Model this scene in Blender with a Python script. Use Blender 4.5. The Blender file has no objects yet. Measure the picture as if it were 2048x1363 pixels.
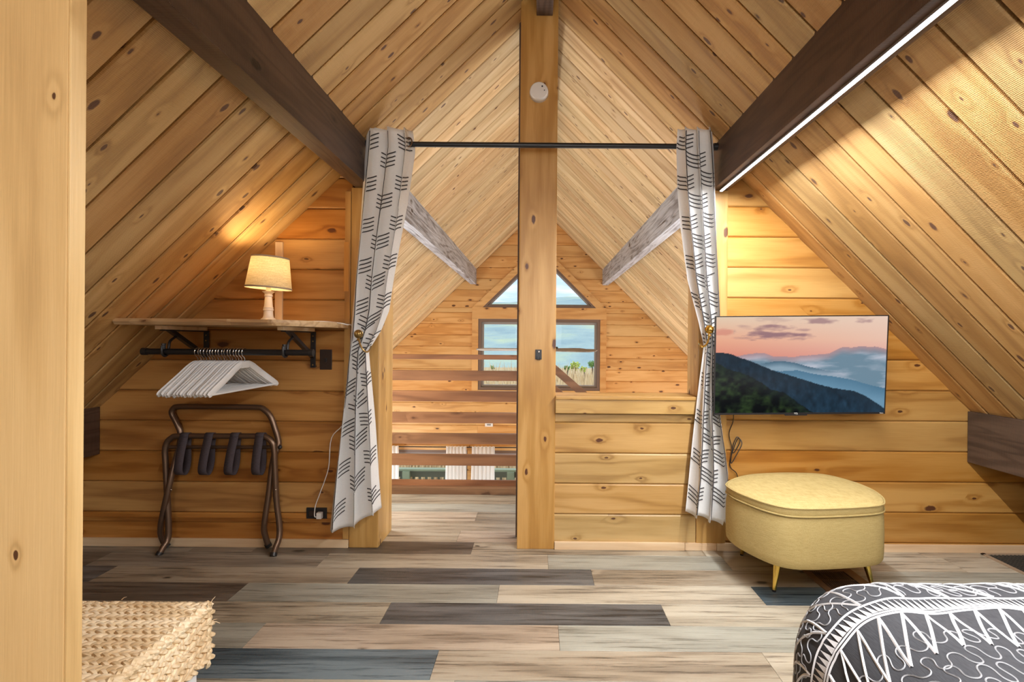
import bpy, bmesh, math, random
from mathutils import Vector, Matrix
PI = math.pi
rnd = random.Random(7)
SC = bpy.context.scene
COL = SC.collection

# ------------------------------------------------------------ camera
F = 1042.0                     # focal length in pixels of the 2048 px wide frame
CAMZ = 1.18
VX, VY = 1076.5, 681.0         # the room's vanishing point in the photograph
ROLL = math.radians(0.45)
cam = bpy.data.cameras.new('camera')
cam.sensor_width = 36.0
cam.lens = F / 2048 * 36.0
cam.shift_x = -(VX - 1024) / 2048
cam.shift_y = 0.0
cam.clip_start = 0.05
cam.clip_end = 6000
camo = bpy.data.objects.new('camera', cam)
camo.location = (0, 0, CAMZ)
camo.rotation_euler = (PI / 2, -ROLL, 0)
COL.objects.link(camo)
SC.camera = camo

def W(px, py, Y):
    """measured photo point at known depth Y -> room coordinates (metres)"""
    dx, dy = px - VX, py - VY
    c, s = math.cos(ROLL), math.sin(ROLL)
    x, y = dx * c + dy * s, -dx * s + dy * c
    return Vector((x / F * Y, Y, CAMZ - y / F * Y))

# ------------------------------------------------------------ exposure, world
SC.view_settings.view_transform = 'Standard'
SC.view_settings.look = 'None'
SC.view_settings.gamma = 1.0
SC.view_settings.use_curve_mapping = False
SC.view_settings.exposure = 0.0
SC.cycles.use_denoising = True
SC.cycles.max_bounces = 8
SC.cycles.diffuse_bounces = 5
SC.cycles.glossy_bounces = 3
SC.cycles.transmission_bounces = 4
SC.cycles.transparent_max_bounces = 8
SC.cycles.caustics_reflective = False
SC.cycles.caustics_refractive = False
SC.cycles.sample_clamp_indirect = 6.0

world = bpy.data.worlds.new('sky')
SC.world = world
world.use_nodes = True
wn, wl = world.node_tree.nodes, world.node_tree.links
wn.clear()
_o = wn.new('ShaderNodeOutputWorld'); _b = wn.new('ShaderNodeBackground')
_tc = wn.new('ShaderNodeTexCoord'); _mp = wn.new('ShaderNodeMapping'); _mp.inputs['Scale'].default_value = (2.5, 2.5, 16)
_nz = wn.new('ShaderNodeTexNoise'); _nz.inputs['Scale'].default_value = 2.2; _nz.inputs['Detail'].default_value = 5
_rp = wn.new('ShaderNodeValToRGB')
_rp.color_ramp.elements[0].position = .38; _rp.color_ramp.elements[0].color = (.55, .72, .98, 1)
_rp.color_ramp.elements[1].position = .54; _rp.color_ramp.elements[1].color = (1.0, 1.0, 1.0, 1)
wl.new(_tc.outputs['Generated'], _mp.inputs['Vector']); wl.new(_mp.outputs[0], _nz.inputs['Vector'])
wl.new(_nz.outputs['Fac'], _rp.inputs['Fac']); wl.new(_rp.outputs[0], _b.inputs['Color'])
_b.inputs['Strength'].default_value = 1.35
wl.new(_b.outputs[0], _o.inputs['Surface'])

def light(name, typ, loc, energy, color, rot=(0, 0, 0), size=None, size_y=None, radius=None, angle=None, spread=None):
    d = bpy.data.lights.new(name, typ)
    d.energy = energy; d.color = color
    if typ == 'AREA':
        d.shape = 'RECTANGLE'; d.size = size; d.size_y = size_y
        if spread: d.spread = spread
    if radius is not None: d.shadow_soft_size = radius
    if angle is not None: d.angle = angle
    o = bpy.data.objects.new(name, d); o.location = loc; o.rotation_euler = rot
    COL.objects.link(o)
    return o
# low autumn sun behind the house, on the hillside
light('sun', 'SUN', (0, -30, 40), 2.2, (1.0, .93, .80), rot=(math.radians(52), 0, math.radians(-28)), angle=.01)
# LED strip's light: under the dark beam on the right, shining straight down
LEDX = 1.020
light('led_strip_light', 'AREA', (LEDX, .92, 2.026), 112, (.95, .97, 1.0), rot=(0, 0, 0), size=.014, size_y=3.64)
# unseen fills added at the great room's side walls (below the loft's eye line)
light('great_room_fill_light_west', 'AREA', (-3.15, 5.9, -.75), 120, (.90, .95, 1.0), rot=(0, math.radians(-115), 0), size=1.3, size_y=3.2)
light('great_room_fill_light_east', 'AREA', (3.15, 5.9, -.75), 120, (.90, .95, 1.0), rot=(0, math.radians(115), 0), size=1.3, size_y=3.2)
# unseen fills added in the hall (behind the partition walls); daylight from the great room's tall windows below the loft edge
light('hall_fill_light_west', 'AREA', (-1.9, 3.60, .80), 44, (.86, .93, 1.0), rot=(0, math.radians(-90), math.radians(-24)), size=.9, size_y=.7)
light('hall_fill_light_east', 'AREA', (1.9, 3.60, .95), 44, (.86, .93, 1.0), rot=(0, math.radians(90), math.radians(24)), size=.9, size_y=.7)
light('great_room_window_light_north', 'AREA', (0, 7.86, -1.95), 150, (.88, .94, 1.0), rot=(math.radians(-115), 0, 0), size=5.0, size_y=1.3)
# unseen fill light added behind the camera, facing the partition wall
light('back_fill_light', 'AREA', (0, -2.1, 1.65), 58, (.92, .96, 1.0), rot=(math.radians(90), 0, 0), size=1.6, size_y=1.3)

# ------------------------------------------------------------ node materials
MATS = {}
class NT:
    def __init__(s, name):
        s.m = bpy.data.materials.new(name); s.m.use_nodes = True
        s.n, s.l = s.m.node_tree.nodes, s.m.node_tree.links
        s.n.clear()
        s.out = s.n.new('ShaderNodeOutputMaterial'); MATS[name] = s.m
    def new(s, t, **kw):
        x = s.n.new(t)
        for k, v in kw.items():
            if k.startswith('i_'):
                x.inputs[k[2:].replace('_', ' ')].default_value = v
            else: setattr(x, k, v)
        return x
    def link(s, a, b): s.l.new(a, b)
    def math(s, op, a, b=None, c=None, clamp=False):
        x = s.n.new('ShaderNodeMath'); x.operation = op; x.use_clamp = clamp
        for i, v in enumerate((a, b, c)):
            if v is None: continue
            if isinstance(v, (int, float)): x.inputs[i].default_value = v
            else: s.l.new(v, x.inputs[i])
        return x.outputs[0]
    def ramp(s, fac, stops):
        x = s.n.new('ShaderNodeValToRGB'); e = x.color_ramp.elements
        while len(e) < len(stops): e.new(.5)
        for k, (p, c) in enumerate(stops):
            e[k].position = p
            e[k].color = (c[0], c[1], c[2], 1) if not isinstance(c, (int, float)) else (c, c, c, 1)
        s.l.new(fac, x.inputs[0]); return x.outputs[0]
    def mix(s, fac, a, b, blend='MIX'):
        x = s.n.new('ShaderNodeMix'); x.data_type = 'RGBA'; x.blend_type = blend
        for i, v in ((0, fac), (6, a), (7, b)):
            if isinstance(v, (int, float)): x.inputs[i].default_value = v
            elif isinstance(v, tuple): x.inputs[i].default_value = (*v[:3], 1)
            else: s.l.new(v, x.inputs[i])
        return x.outputs[2]
    def bsdf(s, color, rough=.5, metal=0, bump=None, bstr=.2, bdist=.01, **kw):
        b = s.n.new('ShaderNodeBsdfPrincipled')
        if isinstance(color, tuple): b.inputs['Base Color'].default_value = (*color[:3], 1)
        else: s.l.new(color, b.inputs['Base Color'])
        if isinstance(rough, (int, float)): b.inputs['Roughness'].default_value = rough
        else: s.l.new(rough, b.inputs['Roughness'])
        b.inputs['Metallic'].default_value = metal
        for k, v in kw.items(): b.inputs[k.replace('_', ' ')].default_value = v
        if bump is not None:
            u = s.n.new('ShaderNodeBump'); u.inputs['Strength'].default_value = bstr; u.inputs['Distance'].default_value = bdist
            s.l.new(bump, u.inputs['Height']); s.l.new(u.outputs[0], b.inputs['Normal'])
        s.l.new(b.outputs[0], s.out.inputs[0]); return b

def wood(name, light_c, mid_c, dark_c, knot_c=(.10, .035, .012), rough=.42, knots=.5, axis='X', saw=0.0, kscale=1.0,
         grain=1.0, streak=0.0, rvar=.16, coat=0.0, fib=.42):
    """planed conifer boards: growth rings bending round knots, fine fibre, each object its own cut of the tree"""
    t = NT(name)
    tc = t.new('ShaderNodeTexCoord'); oi = t.new('ShaderNodeObjectInfo')
    off = t.new('ShaderNodeCombineXYZ')
    t.link(t.math('MULTIPLY', oi.outputs['Random'], 71.0), off.inputs[0])
    t.link(t.math('MULTIPLY', oi.outputs['Random'], 37.0), off.inputs[1])
    t.link(t.math('MULTIPLY', oi.outputs['Random'], 13.0), off.inputs[2])
    add = t.new('ShaderNodeVectorMath', operation='ADD')
    t.link(tc.outputs['Object'], add.inputs[0]); t.link(off.outputs[0], add.inputs[1])
    if axis != 'X':
        mp0 = t.new('ShaderNodeMapping'); mp0.inputs['Rotation'].default_value = (0, math.radians(90), 0)
        if axis == 'Y': mp0.inputs['Rotation'].default_value = (0, 0, math.radians(90))
        t.link(add.outputs[0], mp0.inputs[0]); P = mp0.outputs[0]
    else: P = add.outputs[0]
    def mapped(sx, sy, sz):
        m = t.new('ShaderNodeMapping'); m.inputs['Scale'].default_value = (sx, sy, sz); t.link(P, m.inputs[0]); return m.outputs[0]
    # knots
    v = t.new('ShaderNodeTexVoronoi', voronoi_dimensions='2D', feature='F1'); v.inputs['Scale'].default_value = 1.0
    v.inputs['Randomness'].default_value = 1.0
    sk = t.new('ShaderNodeSeparateXYZ'); t.link(mapped(3.0 * kscale, 6.5 * kscale, 6.5 * kscale), sk.inputs[0])
    ck = t.new('ShaderNodeCombineXYZ'); t.link(sk.outputs[0], ck.inputs[0]); t.link(t.math('ADD', sk.outputs[1], sk.outputs[2]), ck.inputs[1])
    t.link(ck.outputs[0], v.inputs['Vector'])
    d = v.outputs['Distance']
    knots = knots * .62
    sep = t.new('ShaderNodeSeparateColor'); t.link(v.outputs['Color'], sep.inputs[0])
    on = t.math('LESS_THAN', sep.outputs[0], knots)
    rad = t.math('MULTIPLY_ADD', t.math('POWER', sep.outputs[1], 1.8), .105, .038)
    nzk = t.new('ShaderNodeTexNoise'); nzk.inputs['Scale'].default_value = 1.0; nzk.inputs['Detail'].default_value = 2
    t.link(mapped(30, 45, 45), nzk.inputs['Vector'])
    dd = t.math('ADD', d, t.math('MULTIPLY_ADD', nzk.outputs['Fac'], .11, -.055))
    kn = t.math('MULTIPLY', t.math('SUBTRACT', 1.0, t.math('DIVIDE', dd, rad), clamp=True), on)
    kn = t.math('MULTIPLY', kn, 3.2, clamp=True)
    halo = t.math('MULTIPLY', t.math('POWER', t.math('SUBTRACT', 1.0, t.math('MULTIPLY', dd, 2.4), clamp=True), 2.6), on)
    # rings
    n1 = t.new('ShaderNodeTexNoise'); n1.inputs['Scale'].default_value = 1.0; n1.inputs['Detail'].default_value = 2.5; n1.inputs['Roughness'].default_value = .45
    t.link(mapped(.9, 9.0, 9.0), n1.inputs['Vector'])
    ph = t.math('ADD', t.math('MULTIPLY', n1.outputs['Fac'], 46.0 * grain), t.math('MULTIPLY', halo, 8.0))
    ring = t.math('MULTIPLY_ADD', t.math('SINE', ph), .5, .5)
    ring = t.math('POWER', ring, 2.2)
    n2 = t.new('ShaderNodeTexNoise'); n2.inputs['Scale'].default_value = 1.0; n2.inputs['Detail'].default_value = 4; n2.inputs['Roughness'].default_value = .6
    t.link(mapped(7, 260, 260), n2.inputs['Vector'])
    n3 = t.new('ShaderNodeTexNoise'); n3.inputs['Scale'].default_value = 1.0; n3.inputs['Detail'].default_value = 3
    t.link(mapped(1.6, 7, 7), n3.inputs['Vector'])
    f = t.math('ADD', t.math('MULTIPLY', ring, .34), t.math('MULTIPLY_ADD', n2.outputs['Fac'], fib, .21 - fib / 2))
    f = t.math('ADD', f, t.math('MULTIPLY_ADD', n3.outputs['Fac'], .9, -.42))
    f = t.math('ADD', f, t.math('MULTIPLY', halo, .30))
    if streak:
        n4 = t.new('ShaderNodeTexNoise'); n4.inputs['Scale'].default_value = 1.0; n4.inputs['Detail'].default_value = 6; n4.inputs['Roughness'].default_value = .7
        t.link(mapped(2.6, 60, 60), n4.inputs['Vector'])
        f = t.math('ADD', f, t.math('MULTIPLY', t.math('SUBTRACT', n4.outputs['Fac'], .52, clamp=True), 6.0 * streak))
    col = t.ramp(f, [(.12, light_c), (.48, mid_c), (.95, dark_c)])
    col = t.mix(kn, col, knot_c)
    hs = t.new('ShaderNodeHueSaturation'); t.link(col, hs.inputs['Color'])
    t.link(t.math('MULTIPLY_ADD', oi.outputs['Random'], rvar * 2, 1.0 - rvar), hs.inputs['Value'])
    r2 = t.math('FRACT', t.math('MULTIPLY', oi.outputs['Random'], 17.3))
    t.link(t.math('MULTIPLY_ADD', r2, .014, .493), hs.inputs['Hue'])
    t.link(t.math('MULTIPLY_ADD', r2, -.12, 1.04), hs.inputs['Saturation'])
    h = t.math('ADD', t.math('MULTIPLY', n2.outputs['Fac'], .6), t.math('MULTIPLY', ring, .25))
    if saw:
        w = t.new('ShaderNodeTexWave', wave_type='BANDS', bands_direction='X'); w.inputs['Scale'].default_value = 60
        w.inputs['Distortion'].default_value = 3; w.inputs['Detail'].default_value = 2
        t.link(mapped(1, .25, .25), w.inputs['Vector'])
        h = t.math('ADD', h, t.math('MULTIPLY', w.outputs['Fac'], saw))
    t.bsdf(hs.outputs[0], rough, bump=h, bstr=.35 if saw else .18, bdist=.004, Coat_Weight=coat, Coat_Roughness=.25)
    return t.m

def plain(name, c, rough=.5, metal=0, bump=0, bscale=60, **kw):
    t = NT(name); h = None
    if bump:
        tc = t.new('ShaderNodeTexCoord'); n = t.new('ShaderNodeTexNoise'); n.inputs['Scale'].default_value = bscale; n.inputs['Detail'].default_value = 4
        t.link(tc.outputs['Object'], n.inputs['Vector']); h = n.outputs['Fac']
        cc = t.mix(t.math('MULTIPLY', h, .5), c, tuple(x * .72 for x in c))
        t.bsdf(cc, rough, metal, bump=h, bstr=bump, bdist=.004, **kw)
    else:
        t.bsdf(c, rough, metal, **kw)
    return t.m
def emit(name, c, s):
    t = NT(name); e = t.new('ShaderNodeEmission'); e.inputs[0].default_value = (*c, 1); e.inputs[1].default_value = s
    t.link(e.outputs[0], t.out.inputs[0]); return t.m
def woven(name, c, c2, scale=420, rough=.9, trans=0.0, bstr=.35, coord='Object'):
    """plain-weave textile"""
    t = NT(name); tc = t.new('ShaderNodeTexCoord')
    w1 = t.new('ShaderNodeTexNoise'); w2 = t.new('ShaderNodeTexNoise')
    for w, sc in ((w1, (scale, scale * .06, scale)), (w2, (scale * .06, scale, scale * .06))):
        m = t.new('ShaderNodeMapping'); m.inputs['Scale'].default_value = sc if w is w1 else (scale*.08, scale*.08, scale)
        t.link(tc.outputs[coord], m.inputs[0]); t.link(m.outputs[0], w.inputs['Vector']); w.inputs['Scale'].default_value = 1.0; w.inputs['Detail'].default_value = 2
    h = t.math('MULTIPLY', t.math('ADD', w1.outputs['Fac'], w2.outputs['Fac']), .5)
    col = t.ramp(h, [(.35, c2), (.62, c)])
    b = t.bsdf(col, rough, bump=h, bstr=bstr, bdist=.002)
    if trans:
        tr = t.new('ShaderNodeBsdfTranslucent'); t.link(col, tr.inputs[0])
        mx = t.new('ShaderNodeMixShader'); mx.inputs[0].default_value = trans
        t.link(b.outputs[0], mx.inputs[1]); t.link(tr.outputs[0], mx.inputs[2]); t.link(mx.outputs[0], t.out.inputs[0])
    return t.m

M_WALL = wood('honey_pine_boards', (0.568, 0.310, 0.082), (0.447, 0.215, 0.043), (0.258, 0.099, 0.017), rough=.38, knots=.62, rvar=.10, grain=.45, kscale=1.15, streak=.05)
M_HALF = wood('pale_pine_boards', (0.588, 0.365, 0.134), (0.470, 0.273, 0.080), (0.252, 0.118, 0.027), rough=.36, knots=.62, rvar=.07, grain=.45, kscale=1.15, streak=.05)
M_WALLD = wood('shaded_pine_boards', (.50, .250, .066), (.375, .165, .036), (.19, .066, .014), rough=.36, knots=.66, rvar=.14, grain=.5, kscale=1.15, streak=.08)  # pine with the left wall's shade put into its colour
M_FAR = wood('gable_pine_boards', (.70, .42, .160), (.60, .32, .098), (.38, .17, .045), rough=.42, knots=.65, rvar=.08, grain=.4, kscale=1.4)
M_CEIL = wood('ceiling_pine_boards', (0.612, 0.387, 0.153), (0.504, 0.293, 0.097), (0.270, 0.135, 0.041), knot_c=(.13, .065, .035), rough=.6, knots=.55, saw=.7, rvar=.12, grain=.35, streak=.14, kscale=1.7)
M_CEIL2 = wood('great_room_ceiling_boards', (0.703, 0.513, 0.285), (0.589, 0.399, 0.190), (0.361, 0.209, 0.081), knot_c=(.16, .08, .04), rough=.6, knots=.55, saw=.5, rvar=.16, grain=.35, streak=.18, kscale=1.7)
M_POST = wood('pine_post', (0.607, 0.368, 0.124), (0.478, 0.267, 0.069), (0.313, 0.147, 0.032), rough=.38, knots=.62, rvar=.04, grain=.35, kscale=1.35)
M_RAIL = wood('railing_pine', (.30, .145, .065), (.20, .090, .038), (.10, .042, .018), rough=.4, knots=.4, rvar=.06, grain=.4)
M_BEAM = wood('dark_stained_beam', (.105, .060, .040), (.068, .038, .026), (.030, .018, .014), knot_c=(.012, .008, .006), rough=.46, knots=.35, rvar=.03, saw=.4, streak=.12)
M_BASE = wood('raw_pine_baseboard', (.80, .62, .40), (.72, .52, .31), (.55, .36, .19), knot_c=(.3, .14, .06), rough=.55, knots=.2, rvar=.05, grain=.4)
M_SHELF = wood('shelf_slab', (.66, .46, .25), (.52, .33, .16), (.30, .16, .07), rough=.45, knots=.3, rvar=.03, streak=.2)
M_EDGE = wood('pale_edge_trim', (.74, .50, .22), (.62, .39, .15), (.42, .23, .07), rough=.4, knots=.2, rvar=.02, grain=.3)
M_NEAR = wood('pale_near_board', (.74, .48, .205), (.65, .395, .150), (.44, .24, .08), rough=.42, knots=.3, rvar=.02, grain=.3, kscale=2.2)
M_GREYB = wood('daylit_grey_beam', (.50, .52, .56), (.33, .34, .37), (.055, .040, .035), knot_c=(.03, .02, .02), rough=.4, knots=.4, rvar=.02, saw=.4, streak=.55)  # beam colour paled with the hall's daylight sheen; dark streaks are stains
M_GAP = plain('dark_board_joint', (.022, .010, .004), .9)
M_SHELL = plain('roof_shell', (.30, .18, .08), .9)
def fl(name, a, b, c, **k): return wood(name, a, b, c, knot_c=tuple(x * .5 for x in c), rough=.36, knots=.10, rvar=.10, grain=.35, streak=.75, saw=.12, kscale=1.2, fib=.8, **k)
M_FLOOR = {
    't': fl('vinyl_plank_tan', (0.440, 0.383, 0.286), (0.339, 0.277, 0.194), (0.132, 0.104, 0.072)),
    'l': fl('vinyl_plank_light', (0.531, 0.477, 0.369), (0.423, 0.365, 0.270), (0.180, 0.150, 0.110)),
    'g': fl('vinyl_plank_greygreen', (0.423, 0.419, 0.350), (0.340, 0.331, 0.271), (0.175, 0.166, 0.129)),
    'd': fl('vinyl_plank_charcoal', (.155, .155, .150), (.090, .090, .088), (.026, .026, .026)),
    'b': fl('vinyl_plank_brown', (.21, .175, .135), (.130, .105, .080), (.040, .032, .025)),
    'm': fl('vinyl_plank_taupe', (.33, .285, .22), (.225, .188, .143), (.08, .065, .050)),
    'p': fl('vinyl_plank_pinkish', (0.486, 0.405, 0.306), (0.387, 0.306, 0.225), (0.180, 0.133, 0.090)),
    'u': fl('vinyl_plank_bluegrey', (.165, .205, .225), (.078, .104, .120), (.022, .032, .040)),
}
M_BLACK = plain('black_painted_metal', (.012, .012, .014), .38)
M_BLACKP = plain('black_plastic', (.018, .017, .018), .35)
M_DKBROWNP = plain('dark_brown_plate', (.035, .022, .018), .3)
M_BRONZE = plain('bronze_tube', (.19, .125, .085), .33, .75)
M_CHROME = plain('chrome_wire', (.75, .75, .76), .18, 1.0)
M_GOLD = plain('polished_gold', (.83, .58, .14), .16, 1.0)
M_BRASS = plain('antique_brass', (.42, .29, .11), .32, .9)
M_WHITEW = plain('white_painted_wood', (.74, .75, .75), .4)
M_WHITEP = plain('white_plastic', (.78, .76, .72), .4)
M_CREAM = plain('cream_lamp_paint', (.80, .74, .66), .35)
M_SHADE = woven('linen_lamp_shade', (.80, .66, .40), (.62, .48, .26), 260, .9, trans=.11)
M_SHADETRIM = plain('shade_trim', (.42, .34, .25), .8)
M_BULB = emit('bulb_glow', (1.0, .86, .60), 9.0)
M_LED = emit('led_diffuser', (.93, .97, 1.0), 7.0)
M_CURT = woven('white_curtain_cloth', (.92, .92, .91), (.86, .86, .85), 500, .85, trans=.25, bstr=.15)
M_PRINT = plain('charcoal_print', (.060, .056, .058), .85)
M_SHEER = woven('sheer_curtain', (.97, .96, .94), (.92, .91, .89), 300, .9, trans=.6, bstr=.2)
M_OTTO = woven('mustard_linen', (0.529, 0.407, 0.168), (0.420, 0.311, 0.109), 380, .8, bstr=.4)
M_STRAP = woven('black_webbing', (.085, .065, .075), (.040, .032, .037), 900, .85, bstr=.5)
M_QUILT = woven('charcoal_quilt', (.045, .046, .052), (.028, .029, .034), 700, .85, bstr=.3)
M_EMB = plain('white_embroidery', (.82, .82, .83), .8, bump=.5, bscale=500)
M_EMB2 = plain('silver_embroidery', (.42, .43, .45), .7, bump=.6, bscale=700)
M_QEDGE = plain('patterned_quilt_lining', (.55, .26, .13), .8)
M_WEAVE = wood('braided_seagrass', (.90, .77, .55), (.74, .56, .33), (.46, .31, .15), rough=.55, knots=0, rvar=.0, grain=2.0, kscale=3)
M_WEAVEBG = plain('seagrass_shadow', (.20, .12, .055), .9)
M_REG = plain('brown_register', (.20, .105, .055), .45)
M_REGD = plain('register_duct', (.010, .008, .007), .8)
M_GRILLE = plain('dark_grille', (.045, .042, .035), .6)
M_TANFR = plain('tan_grille_frame', (.36, .26, .17), .55)
M_WINFR = plain('bronze_window_frame', (.16, .105, .080), .4)
M_WINFR2 = plain('grey_sash', (.30, .28, .27), .4)
M_FAN1 = wood('weathered_fan_blade', (.42, .37, .32), (.30, .26, .22), (.15, .12, .10), rough=.6, knots=.1, rvar=.2)
M_HILL = None
def mk_hill():
    t = NT('hazy_wooded_hillside'); tc = t.new('ShaderNodeTexCoord')
    n = t.new('ShaderNodeTexNoise'); n.inputs['Scale'].default_value = .006; n.inputs['Detail'].default_value = 8; n.inputs['Roughness'].default_value = .62
    t.link(tc.outputs['Object'], n.inputs['Vector'])
    c = t.ramp(n.outputs['Fac'], [(.36, (.20, .31, .38)), (.5, (.29, .41, .44)), (.62, (.40, .50, .38))])  # distance haze is mixed into these blue-green tones
    t.bsdf(c, .95, bump=n.outputs['Fac'], bstr=.6, bdist=40); return t.m
M_HILL = mk_hill()
M_FIELD = plain('dry_grass_ground', (.50, .40, .24), .95, bump=.4, bscale=1.5)
M_BRUSH = plain('dry_brush', (.56, .44, .28), .95)
M_TREE = plain('yellow_green_leaves', (.42, .52, .10), .8, bump=.6, bscale=3)
M_TREE2 = plain('green_leaves', (.16, .30, .08), .8, bump=.6, bscale=3)
M_BARK = plain('bark', (.16, .12, .09), .9)
M_DECK = plain('weathered_green_deck_wood', (.20, .21, .16), .8, bump=.3, bscale=20)
M_DECKP = plain('pale_green_deck_post', (.42, .50, .34), .7)
def mk_glass():
    t = NT('window_glass'); tr = t.new('ShaderNodeBsdfTransparent'); g = t.new('ShaderNodeBsdfGlossy'); g.inputs['Roughness'].default_value = .02
    tr.inputs[0].default_value = (.97, .985, .985, 1)
    fr = t.new('ShaderNodeFresnel'); fr.inputs['IOR'].default_value = 1.45
    mx = t.new('ShaderNodeMixShader'); t.link(t.math('MULTIPLY', fr.outputs[0], .12), mx.inputs[0]); t.link(tr.outputs[0], mx.inputs[1]); t.link(g.outputs[0], mx.inputs[2])
    t.link(mx.outputs[0], t.out.inputs[0]); return t.m
M_GLASS = mk_glass()

# ------------------------------------------------------------ mesh helpers
def link(name, me, m=None, parent=None):
    o = bpy.data.objects.new(name, me); COL.objects.link(o)
    if m is not None and not me.materials: me.materials.append(m)
    if parent is not None: o.parent = parent
    return o
def mesh(name, vs, fs, m=None, parent=None, smooth=False, loc=None, mw=None):
    me = bpy.data.meshes.new(name); me.from_pydata([tuple(v) for v in vs], [], fs)
    if smooth: me.polygons.foreach_set('use_smooth', [True] * len(fs))
    me.update()
    o = link(name, me, m, parent)
    if mw is not None: o.matrix_local = mw
    elif loc is not None: o.location = loc
    return o
def tag(o, label, cat, group=None):
    o['label'] = label; o['category'] = cat
    if group: o['group'] = group
    return o
def empty(name, loc=(0, 0, 0), rz=0):
    o = bpy.data.objects.new(name, None); o.empty_display_size = .1; COL.objects.link(o); o.location = loc; o.rotation_euler = (0, 0, rz); return o
def thing(name, label, cat, loc=(0, 0, 0), rz=0, group=None): return tag(empty(name, loc, rz), label, cat, group)
def structure(o): o['kind'] = 'structure'; return o
class MB:
    """collects shapes (room coordinates) and makes ONE mesh whose origin sits at `o`"""
    def __init__(s): s.v, s.f, s.sm = [], [], []
    def add(s, vs, fs, smooth=False):
        k = len(s.v); s.v += [Vector(v) for v in vs]; s.f += [tuple(i + k for i in f) for f in fs]; s.sm += [smooth] * len(fs)
        return s
    def box(s, a, b, bev=0.0):
        x0, y0, z0 = a; x1, y1, z1 = b
        if bev <= 0:
            vs = [(x0,y0,z0),(x1,y0,z0),(x1,y1,z0),(x0,y1,z0),(x0,y0,z1),(x1,y0,z1),(x1,y1,z1),(x0,y1,z1)]
            return s.add(vs, [(0,3,2,1),(4,5,6,7),(0,1,5,4),(1,2,6,5),(2,3,7,6),(3,0,4,7)])
        bm = bmesh.new(); bmesh.ops.create_cube(bm, size=1)
        for v in bm.verts: v.co = Vector(((x0+x1)/2 + v.co.x*(x1-x0), (y0+y1)/2 + v.co.y*(y1-y0), (z0+z1)/2 + v.co.z*(z1-z0)))
        bmesh.ops.bevel(bm, geom=bm.edges[:], offset=bev, segments=2, affect='EDGES', profile=.7)
        bm.verts.index_update()
        s.add([v.co.copy() for v in bm.verts], [[v.index for v in f.verts] for f in bm.faces]); bm.free(); return s
    def tube(s, pts, r, n=8, caps=True, closed=False):
        pts = [Vector(p) for p in pts]; m = len(pts)
        rs = r if isinstance(r, (list, tuple)) else [r] * m
        T = [((pts[(i+1) % m] if (closed or i < m-1) else pts[i]) - (pts[i-1] if (closed or i > 0) else pts[i])).normalized() for i in range(m)]
        up = Vector((0, 0, 1)) if abs(T[0].z) < .9 else Vector((0, 1, 0))
        N = (up - T[0] * up.dot(T[0])).normalized(); vs = []
        for i in range(m):
            N = (N - T[i] * N.dot(T[i]));  N = N.normalized() if N.length > 1e-6 else T[i].orthogonal().normalized()
            B = T[i].cross(N)
            for k in range(n):
                a = 2 * PI * k / n; vs.append(pts[i] + (N * math.cos(a) + B * math.sin(a)) * rs[i])
        fs = []
        for i in range(m if closed else m - 1):
            j = (i + 1) % m
            for k in range(n):
                q = (k + 1) % n; fs.append((i*n+k, i*n+q, j*n+q, j*n+k))
        if caps and not closed: fs += [tuple(range(n))[::-1], tuple((m-1)*n + k for k in range(n))]
        return s.add(vs, fs, True)
    def lathe(s, prof, c=(0, 0, 0), n=24, rot=None, caps=True):
        """prof: (radius, height) pairs about local z, optional 3x3 rot"""
        c = Vector(c); vs = []
        for r, h in prof:
            for k in range(n):
                a = 2 * PI * k / n; p = Vector((r * math.cos(a), r * math.sin(a), h))
                if rot is not None: p = rot @ p
                vs.append(c + p)
        fs = []
        for i in range(len(prof) - 1):
            for k in range(n):
                q = (k + 1) % n; fs.append((i*n+k, i*n+q, (i+1)*n+q, (i+1)*n+k))
        if caps: fs += [tuple(range(n))[::-1], tuple((len(prof)-1)*n + k for k in range(n))]
        return s.add(vs, fs, True)
    def prism(s, poly, d):
        """poly: list of 3-D points in a plane, pushed by vector d"""
        poly = [Vector(p) for p in poly]; d = Vector(d); n = len(poly)
        return s.add(poly + [p + d for p in poly], [tuple(range(n))[::-1], tuple(range(n, 2*n))] + [(i, (i+1) % n, n+(i+1) % n, n+i) for i in range(n)])
    def ball(s, c, r, n=10, m=8, sc=(1, 1, 1)):
        return s.lathe([(max(1e-4, math.sin(PI*i/m)) * r * 1, -math.cos(PI*i/m) * r) for i in range(m+1)], c, n, Matrix.Diagonal(Vector(sc)), caps=False)
    def build(s, name, m=None, parent=None, o=None, auto=True):
        """o: origin in room coordinates (defaults to parent's origin or 0)"""
        po = Vector(parent.location) if parent is not None else Vector((0, 0, 0))
        if parent is not None and parent.parent is not None: po = po + Vector(parent.parent.location)
        o = Vector(o) if o is not None else (po if parent is not None else Vector((0, 0, 0)))
        me = bpy.data.meshes.new(name); me.from_pydata([tuple(v - o) for v in s.v], [], s.f)
        me.polygons.foreach_set('use_smooth', s.sm); me.update()
        bm = bmesh.new(); bm.from_mesh(me); bmesh.ops.recalc_face_normals(bm, faces=bm.faces); bm.to_mesh(me); bm.free()
        if any(s.sm) :
            try: me.set_sharp_from_angle(angle=math.radians(40))
            except Exception: pass
        ob = link(name, me, m, parent); ob.location = o - po
        return ob
def smoothpts(p, k=5, closed=False):
    p = [Vector(q) for q in p]; n = len(p); out = []
    for i in range(n if closed else n - 1):
        g = lambda j: p[j % n] if closed else p[min(max(j, 0), n-1)]
        a, b, c, d = g(i-1), g(i), g(i+1), g(i+2)
        for q in range(k):
            t = q / k
            out.append(.5 * ((2*b) + (c-a)*t + (2*a-5*b+4*c-d)*t*t + (3*b-a-3*c+d)*t*t*t))
    if not closed: out.append(p[-1])
    return out
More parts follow.
